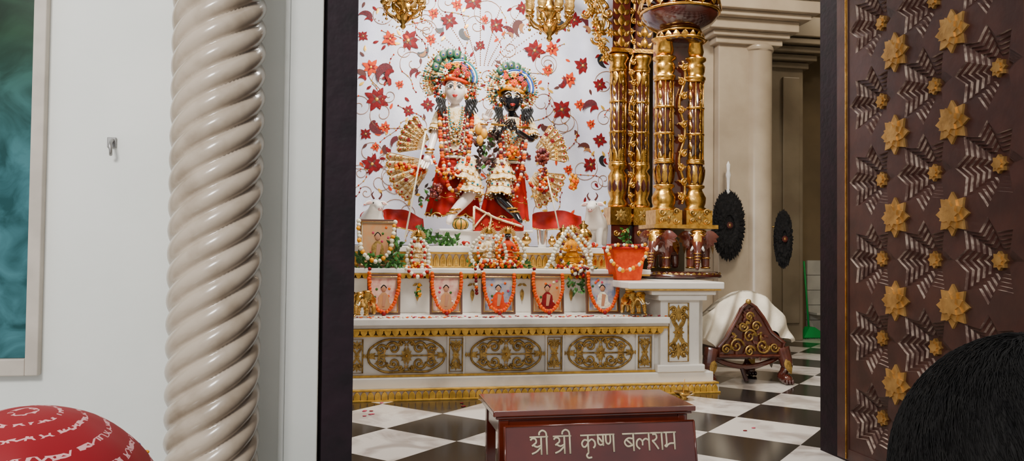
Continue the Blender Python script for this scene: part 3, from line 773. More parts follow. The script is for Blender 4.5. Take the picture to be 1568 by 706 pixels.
# ---------------------------------------------------------------- offering table with name board
table=empty('low_wooden_table')
tz=.40
pBL=G(740,604,tz);pBR=G(1009,595,tz);pFR=G(1067,622,tz);pFL=G(748,630,tz)
tx0=(pBL.x+pFL.x)/2; tx1=(pBR.x+pFR.x)/2; ty1=(pBL.y+pBR.y)/2; ty0=(pFL.y+pFR.y)/2
b=B(); b.keep0=True
b.box((tx0,ty0,tz-.022),(tx1,ty1,tz),'mahogany'); b.box((tx0+.012,ty0+.012,tz-.034),(tx1-.012,ty1-.012,tz-.022),'mahogany')
b.box((tx0+.03,ty0+.03,tz-.10),(tx1-.03,ty0+.05,tz-.034),'mahogany'); b.box((tx0+.03,ty1-.05,tz-.10),(tx1-.03,ty1-.03,tz-.034),'mahogany')
b.box((tx0+.03,ty0+.03,tz-.10),(tx0+.05,ty1-.03,tz-.034),'mahogany'); b.box((tx1-.05,ty0+.03,tz-.10),(tx1-.03,ty1-.03,tz-.034),'mahogany')
for x in(tx0+.025,tx1-.065):
    for y in(ty0+.025,ty1-.065): b.box((x,y,0),(x+.04,y+.04,tz-.034),'mahogany')
b.obj('table_frame',table,.004)
bl=S(771,655,ty0-.0); br=S(1058,641,ty0-.0)
bw=br.x-bl.x; 
ang=rad(-12)
MB=Matrix.Translation(Vector((bl.x,ty0-.012,(bl.z+br.z)/2)))@Matrix.Rotation(ang,4,'X')
b=B(); b.keep0=True; b.M=MB
bh=.26
b.box((0,-.012,-bh),(bw,.004,0),'sign_wood')
for (a,c) in (((0,-bh),(bw,-bh)),((0,0),(bw,0)),((0,-bh),(0,0)),((bw,-bh),(bw,0))):
    b.tube([(a[0],-.012,a[1]),(c[0],-.012,c[1])],.0045,'mahogany',6)
GL={
 'shri':(1.0,[[(.02,.82),(.14,.93),(.30,.88),(.33,.70),(.20,.58),(.10,.50)],[(.16,.56),(.36,.44),(.58,.52)],[(.56,.40),(.34,.18),(.08,.06)],[(.60,1),(.60,0)],[(.90,1),(.90,0)],[(.90,1),(.86,1.25),(.68,1.36),(.52,1.25),(.50,1.1)]],(-.02,.98)),
 'kri':(.9,[[(.42,1),(.42,0)],[(.42,.68),(.22,.74),(.08,.56),(.14,.36),(.28,.36),(.42,.56)],[(.42,.62),(.62,.76),(.78,.62),(.80,.40),(.70,.26)],[(.42,0),(.32,-.14),(.40,-.28),(.60,-.26)]],(0,.86)),
 'shna':(1.0,[[(.08,1),(.08,.56),(.20,.42),(.36,.48)],[(.10,.86),(.36,.52)],[(.36,1),(.36,.36)],[(.52,1),(.52,.60),(.64,.46),(.76,.60),(.76,1)],[(.94,1),(.94,0)]],(0,1.0)),
 'ba':(.72,[[(.62,1),(.62,0)],[(.62,.70),(.32,.74),(.12,.52),(.28,.28),(.62,.36)],[(.22,.66),(.54,.36)]],(0,.72)),
 'la':(.88,[[(.78,1),(.78,0)],[(.24,.10),(.08,.28),(.10,.56),(.26,.68),(.40,.52),(.40,.30)],[(.40,.54),(.58,.68),(.78,.58)]],(0,.88)),
 'raa':(.72,[[(.10,.92),(.30,.90),(.34,.70),(.20,.56),(.10,.54),(.24,.36),(.42,.06)],[(.64,1),(.64,0)]],(0,.74)),
 'ma':(.74,[[(.18,1),(.18,.34),(.08,.24),(.16,.18),(.24,.28),(.40,.36),(.62,.36)],[(.64,1),(.64,0)]],(0,.74))}
word=[('shri',),('sp',.26),('shri',),('sp',.48),('kri',),('shna',),('sp',.44),('ba',),('la',),('raa',),('ma',)]
tot=sum(w[1] if w[0]=='sp' else GL[w[0]][0] for w in word)
uw=bw*.77/tot; uh=.064; x=bw*.125; zb_=-.105
for w in word:
    if w[0]=='sp': x+=w[1]*uw; continue
    wd,st_,hl=GL[w[0]]
    b.tube([(x+hl[0]*uw,-.0145,zb_+uh),(x+hl[1]*uw,-.0145,zb_+uh)],.0034,'picture_mat',6)
    for s_ in st_:
        pts=[Vector((x+a*uw,-.0145,zb_+c*uh)) for a,c in s_]
        b.tube(cr(pts,5) if len(pts)>2 else pts,.0038,'picture_mat',6)
    x+=wd*uw
b.obj('name_board',table)
b=B()
q=G(1046,612,0)
b.lathe(q,[(.03,0),(.035,.01),(.02,.02),(.05,.035),(.065,.055),(.06,.055),(.045,.04),(.0,.03)],'brass',20,caps=False)
b.tube([q+Vector((0,0,.03)),q+Vector((.01,0,.14))],.003,'gold_matte',5)
b.obj('brass_lamp_bowl')
# ---------------------------------------------------------------- figurine helpers
def quad(name,pos,scale,yaw,m,kind,parent=None,fat=1.0):
    Mx=Matrix.Translation(Vector(pos))@Matrix.Rotation(yaw,4,'Z')@Matrix.Scale(scale,4)
    J=[];E=[]
    def j(x,y,z,r): J.append((Mx@Vector((x,y,z)),r*scale*fat)); return len(J)-1
    if kind=='elephant':
        a=j(0,.45,.62,.24);b_=j(0,.15,.66,.27);c=j(0,-.15,.66,.25);h=j(0,-.42,.80,.21);h2=j(0,-.56,.74,.15)
        t1=j(0,-.70,.55,.10);t2=j(0,-.76,.32,.07);t3=j(0,-.78,.14,.055);t4=j(0,-.90,.07,.04)
        E+=[(a,b_),(b_,c),(c,h),(h,h2),(h2,t1),(t1,t2),(t2,t3),(t3,t4)]
        for sx in(-1,1):
            u=j(sx*.17,-.2,.42,.12);v=j(sx*.18,-.22,.2,.095);w=j(sx*.18,-.24,.06,.10);E+=[(c,u),(u,v),(v,w)]
            u=j(sx*.16,.42,.42,.12);v=j(sx*.17,.42,.22,.095);w=j(sx*.17,.44,.06,.10);E+=[(a,u),(u,v),(v,w)]
        q=j(0,.68,.62,.03);q2=j(0,.74,.3,.02);E+=[(a,q),(q,q2)]
    else:
        a=j(0,.55,.62,.17);b_=j(0,.2,.62,.19);c=j(0,-.15,.66,.19);n=j(0,-.34,.84,.14);h=j(0,-.46,1.02,.12);h2=j(0,-.62,.95,.085);h3=j(0,-.73,.88,.065)
        E+=[(a,b_),(b_,c),(c,n),(n,h),(h,h2),(h2,h3)]
        for sx in(-1,1):
            u=j(sx*.13,-.2,.45,.085);v=j(sx*.13,-.24,.25,.055);w=j(sx*.13,-.22,.05,.05);E+=[(c,u),(u,v),(v,w)]
            u=j(sx*.13,.50,.46,.095);v=j(sx*.13,.62,.26,.055);w=j(sx*.13,.58,.05,.05);E+=[(a,u),(u,v),(v,w)]
        q=j(0,.74,.62,.025);q2=j(0,.80,.2,.03);E+=[(a,q),(q,q2)]
    par=parent or empty(name)
    o=skin('body',J,E,m,par)
    b=B(); b.M=Mx
    if kind=='elephant':
        for sx in(-1,1):
            for k in range(5):
                b.petal((sx*.15,-.40,.90),(sx*(.9-.16*k),.25,-.1-.3*k),(0,-1,0),.36,.26,m)
            b.tube(cr([Vector((sx*.10,-.62,.62)),Vector((sx*.15,-.78,.52)),Vector((sx*.13,-.92,.58))],4),[.034,.033,.03,.028,.024,.02,.016,.011,.006],'white_enamel',7)
            b.sph((sx*.155,-.54,.80),.026,'black',8,6)
        g='gold'
        b.sph((0,-.46,.95),(.16,.14,.08),g,14,8); b.petal((0,-.60,.98),(0,-.35,-1),(0,-1,.2),.44,.20,g,lift=.15)
        for sx in(-1,1): b.tube(cr([Vector((sx*.05,-.62,.92)),Vector((sx*.14,-.62,.88)),Vector((sx*.19,-.48,.92))],4),.018,g,6)
        b.sph((0,.15,.82),(.28,.30,.16),g,18,10)
        for sx in(-1,1): b.petal((sx*.26,.15,.84),(sx*.2,0,-1),(sx,0,0),.42,.5,g)
        b.lathe((0,.15,.95),[(.16,0),(.2,.03),(.2,.07),(.14,.10)],g,16)
        for k in range(4): b.lathe((0,-.765+.005*k,.24+.07*k),[(.075+.008*k,-.012),(.085+.008*k,0),(.075+.008*k,.012)],g,12)
        for sx in(-1,1):
            for z_ in(.1,.34): b.lathe((sx*.18,-.23,z_),[(.105,-.02),(.125,0),(.105,.02)],g,14)
    else:
        for sx in(-1,1):
            b.petal((sx*.09,-.45,1.05),(sx,.1,-.25),(0,-1,.3),.22,.12,m); b.petal((sx*.10,-.465,1.045),(sx,.05,-.25),(0,-1,.3),.17,.07,'cow_pink')
            b.tube(cr([Vector((sx*.06,-.46,1.12)),Vector((sx*.12,-.47,1.22)),Vector((sx*.08,-.50,1.30))],4),[.026,.025,.024,.02,.018,.016,.013,.009,.004],'brown_petal',7)
            b.sph((sx*.10,-.555,1.02),(.022,.03,.024),'black',8,6); b.sph((sx*.03,-.80,.88),.013,'black',6,4)
        b.sph((0,-.785,.86),(.06,.03,.042),'cow_pink',10,6)
        b.tube([(x_*.15,-.20-.16*abs(cos(x_*1.2)),.86-.14*cos(x_*1.4)) for x_ in [-1+.2*i for i in range(11)]],.02,'gold',6)
        for k in range(9): b.sph((.14*sin((k-4)/4*1.4),-.38+.12*abs(k-4)/4,.70+.10*abs(k-4)/4),.024,random.choice(['marigold','red_cloth']),6,4)
        b.sph((0,.25,.72),(.215,.26,.16),'red_cloth',16,10)
    b.obj('trappings',par)
    return par
zE=ze1; esc=(zb-.03-zE)/1.06
for k,(px,yw) in enumerate(((1012,-.75),(1067,-.45))):
    quad('elephant_figurine' if k==0 else 'elephant_figurine.%03d'%k,(X(px+3,5.95),5.96,zE),esc,yw,'elephant_wood','elephant',fat=1.1)
quad('brass_elephant',(X(560,5.40),5.40,.547),.17,-.5,'brass','elephant')
quad('brass_elephant.001',(X(970,5.4),5.42,.547),.17,.4,'brass','elephant')
quad('cow_figurine',(X(568,6.35),6.45,1.035),.33,.25,'cow_white','cow',fat=1.25)
quad('cow_figurine.001',(X(914,6.2),6.25,1.035),.345,-.45,'cow_white','cow',fat=1.35)
# ---------------------------------------------------------------- deities
YD=6.4; sd=.0055
def P(px,py,dy=0): return S(px,py,YD-dy)
def head(b,c,yaw,skin_m,k=1.,dark=False):
    old=b.M; b.M=Matrix.Translation(c)@Matrix.Rotation(yaw,4,'Z')@Matrix.Scale(k,4)
    vs=[];fs=[];sg=28;rg=20
    for i in range(rg+1):
        t=pi*i/rg
        for j in range(sg):
            a=2*pi*j/sg; x=sin(t)*cos(a);y=sin(t)*sin(a);z=cos(t)
            w=.074*(1-.22*max(0,-z)**1.5); X_=x*w; Y_=y*.085; Z_=z*.10
            if y<0:
                Y_-=.016*math.exp(-((X_/.012)**2+((Z_+.012)/.026)**2))
                Y_-=.006*math.exp(-((X_/.02)**2+((Z_+.078)/.014)**2))
                for s_ in(-1,1):
                    Y_+=.006*math.exp(-(((X_-s_*.03)/.017)**2+((Z_-.015)/.014)**2))
                    Y_-=.004*math.exp(-(((X_-s_*.042)/.018)**2+((Z_+.03)/.02)**2))
            vs.append((X_,Y_,Z_))
    for i in range(rg):
        for j in range(sg):
            q=(j+1)%sg; fs.append((i*sg+j,(i+1)*sg+j,(i+1)*sg+q,i*sg+q))
    b.add(vs,fs,skin_m)
    for s_ in(-1,1):
        b.sph((s_*.030,-.074,.012),(.022,.010,.011),'white_enamel',12,8)
        b.sph((s_*.029,-.083,.012),(.010,.004,.0095),'black',10,6)
        bm='white_enamel' if dark else 'black'
        b.tube(cr([Vector((s_*.010,-.087,.032)),Vector((s_*.03,-.085,.043)),Vector((s_*.054,-.066,.032))],4),.0032,bm,5)
        b.tube(cr([Vector((s_*.008,-.081,.012)),Vector((s_*.03,-.084,.0245)),Vector((s_*.056,-.064,.014))],4),.0026,bm if not dark else 'gold',5)
        b.sph((s_*.075,-.005,-.005),(.010,.016,.026),skin_m,8,6)
        b.sph((s_*.08,-.02,-.045),(.018,.014,.022),'gold',8,6)
        b.sph((s_*.08,-.03,-.045),(.008,.008,.010),'red_cloth',8,6)
    b.sph((0,-.085,-.047),(.020,.008,.0062),'lip_red',12,6); b.sph((0,-.085,-.056),(.014,.008,.0055),'lip_red',12,6)
    b.tube([(-.006,-.094,.05),(-.005,-.1,.0),(0,-.103,-.01),(.005,-.1,.0),(.006,-.094,.05)],.0024,'white_enamel' if dark else 'yellow_flower',5)
    b.sph((0,-.092,.036),.004,'red_cloth',6,4)
    b.M=old
def feather(b,c,ang,L,w,dy=0):
    c=Vector(c); d=Vector((cos(ang),-.1,sin(ang)))
    for k in range(-3,4):
        a=ang+k*.16; dd=Vector((cos(a),-.08,sin(a))); b.petal(c,dd,(0,-1,0),L*(1-.05*abs(k)),w*.3,'peacock_green' if k%2 else 'antique_gold',n=4)
    e=c+d.normalized()*L*.76+Vector((0,-.012,0))
    for rr,m_ in((.32,'peacock_green'),(.22,'antique_gold'),(.16,'peacock_blue'),(.08,'black')):
        b.sph(e,(w*rr,.004+.02*(.42-rr)*w*5,w*rr*1.15),m_,12,6)
def halo(b,cx,cy,r,dy,n=48,a0=-.6,a1=pi+.6):
    c=P(cx,cy,dy)
    for k in range(n):
        a=a0+(a1-a0)*k/(n-1); d=Vector((cos(a),0,sin(a))); rr=r*random.uniform(.9,1.04)
        b.petal(c+d*r*sd*.38,d,(0,-1,0),rr*sd*.60,r*sd*.17,random.choice(['cream_cloth','cream_cloth','gold_matte','cream_cloth','peacock_green']))
        b.sph(c+d*rr*sd*.98+Vector((0,-.008,0)),.009,'pearl' if k%2 else 'gold',6,4)
        for q,mm in((.88,['gold','teal','red_cloth','pearl']),(.78,['gold','pearl','pearl']),(.68,['gold','gold_matte','orange_petal']),(.58,['gold','pearl','peacock_green','orange_petal']),(.48,['leaf_green','pearl','yellow_flower'])):
            b.sph(c+d*r*sd*q+Vector((0,-.014,0)),.0075,random.choice(mm),6,4)
def fan(b,cx,cy,a0,a1,r0,r1,dy,m='cream_cloth',sc_=7):
    NA=48;NR=8;vs=[];fs=[]
    def pt(t,q):
        a=rad(a0+(a1-a0)*t); rr=r0+(r1*(1+.07*abs(sin(sc_*pi*t)))-r0)*q
        return P(cx+rr*cos(a),cy-rr*sin(a),dy+.02*sin(sc_*2*pi*t)*q-.04*q*q)
    for i in range(NA+1):
        for j in range(NR+1): vs.append(pt(i/NA,j/NR))
    for i in range(NA):
        for j in range(NR):
            k=i*(NR+1)+j; fs.append((k,k+1,k+NR+2,k+NR+1))
    b.add(vs,fs,m)
    o=Vector((0,-.008,0))
    b.tube([pt(i/NA,1)+o for i in range(NA+1)],.006,'gold',6)
    b.tube([pt(i/NA,.8)+o for i in range(NA+1)],.003,'gold_matte',5)
    for k in range(sc_+1):
        t=k/sc_; b.tube([pt(t,.1)+o,pt(t,.5)+o,pt(t,.98)+o],.0025,'gold_matte',5)
        if k<sc_:
            t=(k+.5)/sc_; flower(b,pt(t,.62)+o*1.5,.024,random.choice(['antique_gold','red_petal','gold_paint']),'red_cloth',6); b.sph(pt(t,.9)+o,.009,'red_cloth',6,4); b.sph(pt(t,.3)+o,.009,'gold',6,4)
            for q in(.4,.75): spiral(b,pt(t,q)+o,.014,1,'gold_matte',.004,random.random()*6,steps=10)
    for i in range(NA//2):
        b.sph(pt((i+.5)/(NA/2),1.03)+o,.007,'pearl',6,4)
def hand(name,w,d,nrm,skin_m,par,k=1.):
    w=Vector(w);d=Vector(d).normalized();nrm=Vector(nrm).normalized();q=d.cross(nrm).normalized()
    u=.032*k
    J=[(w,.018*k),(w+d*u*.8,.022*k),(w+d*u*1.5,.022*k)];E=[(0,1),(1,2)]
    o=skin(name+'_palm',J,E,skin_m,par,1)
    for i,(off,L) in enumerate(((-.022,.052),(-.008,.062),(.007,.058),(.020,.045))):
        b0=w+d*u*1.3+q*off*k; c=L*k
        pts=[(b0,.0075*k),(b0+d*c*.45+nrm*.004*k,.007*k),(b0+d*c*.78+nrm*.014*k,.0062*k),(b0+d*c*.98+nrm*.026*k,.005*k)]
        skin(name+'_finger_%d'%(i+1),pts,[(0,1),(1,2),(2,3)],skin_m,par,1)
    b0=w+d*u*.5-q*.016*k
    skin(name+'_thumb',[(b0,.009*k),(b0-q*.02*k+d*.018*k,.0085*k),(b0-q*.024*k+d*.038*k+nrm*.008*k,.006*k)],[(0,1),(1,2)],skin_m,par,1)
ALLF=['marigold','red_cloth','white_flower','yellow_flower','orange_petal','white_flower','maroon_flower']
def bell(b,top,bot,r0,r1,m,folds=9,rim='gold',sy=.8,depth=.1,orn=False):
    top=Vector(top);bot=Vector(bot); ax=(bot-top); L=ax.length; ax.normalize(); u=ax.cross(Vector((0,1,0))).normalized(); v=ax.cross(u)
    vs=[];fs=[];sg=54;rg=8
    def pt(a,t):
        r=(r0+(r1-r0)*t**.8)*(1+depth*t*sin(folds*a)); l=L*t*(1+.06*t*abs(sin(folds*a/2)))
        return top+ax*l+u*r*cos(a)+v*r*sy*sin(a)
    for i in range(rg+1):
        for j in range(sg): vs.append(pt(2*pi*j/sg,i/rg))
    for i in range(rg):
        for j in range(sg): q=(j+1)%sg; fs.append((i*sg+j,i*sg+q,(i+1)*sg+q,(i+1)*sg+j))
    b.add(vs,fs,m)
    if rim:
        b.tube(vs[-sg:],.006,rim,5,closed=True); b.tube([p for p in vs[-3*sg:-2*sg]],.0035,rim,5,closed=True)
        for p in vs[-sg::3]: b.sph(p+ax*.012,.007,'pearl',6,4)
    if orn:
        for k in range(14):
            a=2*pi*k/14
            for t in(.35,.68):
                c=pt(a+(.2 if t>.5 else 0),t); n_=(c-(top+ax*L*t)).normalized(); b.sph(c+n_*.003,.010,random.choice(orn),6,4)
def curls(b,c,k=1.):
    for sx in(-1,1):
        for n_ in range(7):
            x0=c.x+sx*(.072+.010*n_)*k; pts=[Vector((x0+sx*.008*math.sin(t*9+n_)+sx*.012*t,c.y-.035-.012*n_%3-.01*t,c.z-.02-.17*t*(1-.06*n_))) for t in [i/8 for i in range(9)]]
            b.tube(pts,[.011-.0008*i for i in range(9)],'black',6)
bal=empty('balarama_statue')
J=[(P(700,262),.085),(P(698,232),.075),(P(696,198),.088),(P(696,178),.070),(P(697,162),.038),(P(697,150),.038),
   (P(674,180),.046),(P(664,212,.06),.036),(P(656,238,.14),.025),
   (P(719,180),.042),(P(736,208,.05),.032),(P(742,186,.12),.022),
   (P(686,275),.065),(P(690,306,.04),.048),(P(700,340,.02),.030),(P(703,349,.09),.022),
   (P(714,275),.065),(P(722,296,.13),.058),(P(692,328,.18),.036),(P(686,344,.23),.026)]
E=[(0,1),(1,2),(2,3),(3,4),(4,5),(3,6),(6,7),(7,8),(3,9),(9,10),(10,11),(0,12),(12,13),(13,14),(14,15),(0,16),(16,17),(17,18),(18,19)]
skin('body',J,E,'skin_white',bal)
hand('hand_r',P(656,238,.14),(-.35,-.3,-.8),(0,-1,.2),'skin_white',bal,1.35)
hand('hand_l',P(742,186,.12),(.3,-.3,.6),(0,-1,0),'skin_white',bal,1.1)
b=B(); head(b,P(697,139,.03),rad(-8),'skin_white',1.18); curls(b,P(697,150,.03),1.15)
b.obj('head',bal)
ORN=['gold','red_petal','teal','gold']
b=B()
bell(b,P(697,168,.0),P(698,232,.01),.10,.115,'cream_cloth',4,None,.75,.03,ORN)
bell(b,P(698,228,.0),P(694,326,.0),.10,.22,'red_cloth',11,'gold',.55,.07,['gold','pearl'])
bell(b,P(722,262,.10),P(720,296,.15),.06,.105,'cream_cloth',8,'gold',.8,.1,ORN)
bell(b,P(720,242,.09),P(710,276,.12),.06,.115,'cream_cloth',8,'gold',.8,.1,ORN)
bell(b,P(674,174,.0),P(668,200,.05),.045,.062,'cream_cloth',5,'gold',.9,.05)
bell(b,P(719,174,.0),P(733,200,.05),.045,.06,'cream_cloth',5,'gold',.9,.05)
fan(b,664,226,118,188,14,52,-.03); fan(b,664,248,168,238,14,68,-.05)
fan(b,690,232,70,110,10,30,-.1)
for t in range(5):
    c=P(698,222+t*5,.0); b.tube([c+Vector((.105*cos(a),.085*sin(a),0)) for a in [2*pi*i/24 for i in range(24)]],.012,['gold','pearl','red_cloth','gold','pearl'][t],6,closed=True)
for p,r in((P(692,326,.18),.040),(P(697,321,.175),.042),(P(700,336,.02),.034)):
    b.tube([p+Vector((r*cos(a),r*sin(a),.004*cos(a))) for a in [2*pi*i/16 for i in range(16)]],.009,'gold',6,closed=True)
for p in(P(657,234,.13),P(659,229,.12),P(741,191,.11)):
    b.tube([p+Vector((.030*cos(a),.030*sin(a),0)) for a in [2*pi*i/16 for i in range(16)]],.007,'gold',6,closed=True)
b.obj('dress',bal)
def crown(b,cx,cy,main,ring_m,feathers,flw):
    c=P(cx,cy,.02); b.M=Matrix.Translation(c)@Matrix.Scale(1.10,4)@Matrix.Translation(-c)
    for i in range(4):
        zz=c.z+.058+i*.019; r=.090-.012*i
        b.tube([Vector((c.x+r*cos(a),c.y+r*.95*sin(a),zz+.012*sin(a*2+i))) for a in [2*pi*k/24 for k in range(24)]],.016,main[i%len(main)],8,closed=True)
    b.sph((c.x,c.y,c.z+.09),(.08,.075,.055),main[0],16,10)
    flower(b,(c.x,c.y-.115,c.z+.105),.030,flw,'yellow_flower',8)
    for k in range(13):
        a=pi*k/12; b.sph((c.x+.098*cos(a),c.y-.07*sin(a)-.02,c.z+.055+.030*sin(a)),.011,random.choice(['white_flower','marigold','yellow_flower','pearl','peacock_green']),7,5)
    for q,rr in enumerate((.136,.122,.106,.09)):
        pts=[Vector((c.x+.02+rr*cos(a),c.y-.06,c.z+.075+rr*sin(a))) for a in [rad(-15+165*k/20) for k in range(21)]]
        b.tube(pts,.0065,[ring_m,'white_enamel','peacock_blue','peacock_green'][q],6)
    for a,L in feathers: feather(b,(c.x,c.y-.02,c.z+.10),a,L,.095)
    for n_,(dx,dz) in enumerate(((-.06,.15),(.0,.165),(.055,.14),(-.085,.11),(.08,.10))):
        flower(b,(c.x+dx,c.y-.095,c.z+dz),.026,['orange_petal','yellow_flower','pink_flower','white_flower','red_cloth'][n_],['yellow_flower','red_cloth'][n_%2],8)
    cluster(b,(c.x-.0,c.y-.075,c.z+.15),.11,.02,.06,50,.010,['marigold','orange_petal','yellow_flower','white_flower','pink_flower','leaf_green','gold'])
    for sx in(-1,1):
        cluster(b,(c.x+sx*.13,c.y-.02,c.z+.01),.035,.03,.10,60,.010,['gold','pearl','white_flower','orange_petal','peacock_green','black','red_petal'])
    b.M=Matrix()
b=B()
halo(b,690,124,47,-.06)
crown(b,697,137,['orange_petal','red_cloth','white_flower','orange_petal'],'teal',[(rad(x),l) for x,l in((70,.18),(88,.205),(106,.22),(124,.23),(142,.225),(160,.21))],'red_cloth')
b.obj('crown',bal)
b=B()
def loop(b,xl,yl,xb,yb,xr_,yr,dy,r,mats,jit=.003):
    pts=[P(xl,yl,dy*.4),P(xl+(xb-xl)*.12,yl+(yb-yl)*.45,dy*.8),P(xl+(xb-xl)*.5,yl+(yb-yl)*.88,dy),P(xb,yb,dy*1.05),P(xr_+(xb-xr_)*.5,yr+(yb-yr)*.88,dy),P(xr_+(xb-xr_)*.12,yr+(yb-yr)*.45,dy*.8),P(xr_,yr,dy*.4)]
    beads(b,pts,r,mats,jit=jit,step=r*1.4)
loop(b,673,168,695,292,723,168,.18,.019,['marigold','marigold','red_cloth','marigold','white_flower','yellow_flower','maroon_flower'])
loop(b,679,166,697,264,717,166,.14,.014,['white_flower','maroon_flower','orange_petal'])
loop(b,683,165,697,236,712,165,.13,.010,['maroon_flower','pearl','maroon_flower','red_cloth'])
loop(b,685,164,697,215,710,164,.12,.008,['pearl','gold'])
loop(b,687,163,697,198,708,163,.12,.009,['gold','teal'])
loop(b,660,215,688,272,716,235,.17,.013,['red_cloth','white_flower','marigold'])
cluster(b,P(688,266,.17),.11,.03,.05,80,.015,['marigold','red_cloth','yellow_flower','maroon_flower','white_flower','orange_petal'])
cluster(b,P(697,205,.11),.05,.02,.09,70,.008,['gold','pearl','gold','red_cloth','peacock_green'])
cluster(b,P(668,292,.16),.05,.03,.07,50,.016,['grape','grape','maroon_flower'])
cluster(b,P(620,255,.06),.09,.02,.03,40,.014,['marigold','yellow_flower','red_cloth'])
cluster(b,P(640,262,.08),.07,.02,.04,30,.014,['white_flower','marigold','red_cloth'])
cluster(b,P(718,215,.12),.03,.03,.05,26,.014,['marigold','orange_petal'])
leafspray(b,P(652,300,.08),.08,.04,.10,24,.05,['leaf_dark','leaf_green'])
b.obj('garlands',bal)
kri=empty('krishna_statue')
J=[(P(778,268),.080),(P(782,238),.072),(P(786,205),.084),(P(786,190),.068),(P(784,176),.036),(P(783,164),.036),
   (P(764,190),.042),(P(756,212,.08),.032),(P(768,200,.18),.023),
   (P(808,190),.042),(P(815,216,.06),.032),(P(790,200,.19),.023),
   (P(766,280),.062),(P(762,302,.12),.052),(P(790,328,.16),.034),(P(798,343,.22),.025),
   (P(790,280),.062),(P(782,310,.02),.045),(P(768,340,.0),.029),(P(762,349,.07),.021)]
skin('body',J,E,'skin_black',kri)
hand('hand_r',P(768,200,.18),(.5,-.3,.5),(0,-1,0),'skin_black',kri,1.1)
hand('hand_l',P(790,200,.19),(-.4,-.3,.6),(0,-1,0),'skin_black',kri,1.1)
b=B(); head(b,P(783,153,.03),rad(-4),'skin_black',1.15,True); curls(b,P(783,164,.03),1.1); b.obj('head',kri)
b=B()
bell(b,P(786,182,.0),P(782,240,.01),.095,.11,'cream_cloth',4,None,.75,.03,ORN)
bell(b,P(780,236,.0),P(772,330,.0),.10,.20,'red_cloth',11,'gold',.55,.07,['gold','pearl'])
bell(b,P(768,258,.10),P(766,298,.15),.06,.11,'cream_cloth',8,'gold',.8,.1,ORN)
bell(b,P(766,244,.09),P(768,276,.12),.06,.115,'cream_cloth',8,'gold',.8,.1,ORN)
bell(b,P(764,184,.0),P(758,206,.06),.045,.062,'cream_cloth',5,'gold',.9,.05)
bell(b,P(808,184,.0),P(814,208,.05),.045,.062,'cream_cloth',5,'gold',.9,.05)
fan(b,812,238,-12,58,14,52,-.03); fan(b,806,262,-75,-5,12,56,-.05)
for t in range(5):
    c=P(781,230+t*5,.0); b.tube([c+Vector((.10*cos(a),.082*sin(a),0)) for a in [2*pi*i/24 for i in range(24)]],.012,['gold','pearl','red_cloth','gold','pearl'][t],6,closed=True)
for p,r in((P(788,325,.16),.039),(P(784,320,.16),.041)):
    b.tube([p+Vector((r*cos(a),r*sin(a),.004)) for a in [2*pi*i/16 for i in range(16)]],.009,'gold',6,closed=True)
b.tube([P(752,190,.2),P(812,196,.2)],.009,'gold',8)
b.obj('dress',kri)
b=B(); halo(b,784,138,43,-.06)
crown(b,783,152,['yellow_flower','white_flower','orange_petal','yellow_flower'],'peacock_blue',[(rad(x),l) for x,l in((56,.16),(76,.185),(94,.195),(112,.195),(130,.185))],'orange_petal')
b.obj('crown',kri)
b=B()
loop(b,765,180,780,296,807,180,.18,.017,['white_flower','maroon_flower','marigold','marigold'])
loop(b,769,178,783,265,803,178,.14,.012,['maroon_flower','white_flower','red_cloth'])
loop(b,773,177,784,240,799,177,.13,.009,['pearl','gold'])
loop(b,775,176,784,222,797,176,.12,.008,['gold','red_cloth'])
loop(b,795,205,826,290,838,262,.10,.014,['red_cloth','white_flower','marigold','red_cloth'])
cluster(b,P(786,205,.12),.06,.02,.10,70,.008,['gold','pearl','gold','teal'])
cluster(b,P(785,234,.18),.045,.03,.05,34,.018,['marigold','yellow_flower'])
cluster(b,P(830,240,.10),.055,.03,.07,60,.017,['grape','grape','maroon_flower'])
cluster(b,P(832,275,.08),.05,.03,.12,80,.014,ALLF)
cluster(b,P(878,278,.0),.04,.03,.07,34,.016,['marigold','yellow_flower'])
cluster(b,P(760,205,.12),.04,.03,.08,50,.012,['leaf_dark','maroon_flower','white_flower','black'])
leafspray(b,P(744,236,.15),.09,.03,.13,90,.06,['leaf_dark','leaf_dark','leaf_dark','leaf_green','brown_petal'])
for px,py in((733,198),(735,215),(741,205)): b.sph(P(px,py,.18),(.03,.028,.045),'mango',12,8)
b.sph(P(705,344,.27),(.062,.05,.045),'mango',14,10)
for k in range(8): a=2*pi*k/8; b.tube([P(705,344,.27)+Vector((.062*cos(a)*sin(t),-.05*abs(sin(a))*sin(t),.045*cos(t))) for t in [pi*i/8 for i in range(9)]],.004,'leaf_green',5)
b.obj('garlands',kri)
b=B(); b.tube([P(652,200,.2),P(638,270,.24),P(620,365,.3)],.007,'pearl',8); b.sph(P(652,198,.2),.012,'gold'); b.obj('herding_stick')
b=B(); b.tube([P(838,270,.16),P(846,305,.2),P(856,350,.25)],.006,'pearl',8); b.sph(P(838,268,.16),.011,'gold'); b.obj('herding_stick.001')
b=B(); b.keep0=True
pz=P(740,352).z
b.box((X(676,6.2),6.12,1.035),(X(806,6.2),6.85,pz-.01),'marble')
b.box((X(670,6.2),6.10,pz-.025),(X(812,6.2),6.88,pz-.005),'marble')
b.obj('deity_plinth',None,.006)
b=B()
q=[S(x,y,6.1) for x,y in [(726,320),(735,324),(760,333),(786,336),(800,346),(800,354),(724,354),(724,322)]]; b.prism([(p.x,p.z) for p in q],6.05,6.09,'red_cloth')
b.tube(cr([S(726,316,6.04),S(740,324,6.04),S(762,335,6.04),S(800,347,6.04)],5),.009,'cream_cloth',6)
b.tube(cr([S(726,348,6.04),S(745,327,6.04),S(752,334,6.04),S(748,352,6.04)],5),.007,'cream_cloth',6)
b.tube([S(726,316,6.04),S(725,352,6.04)],.009,'cream_cloth',6)
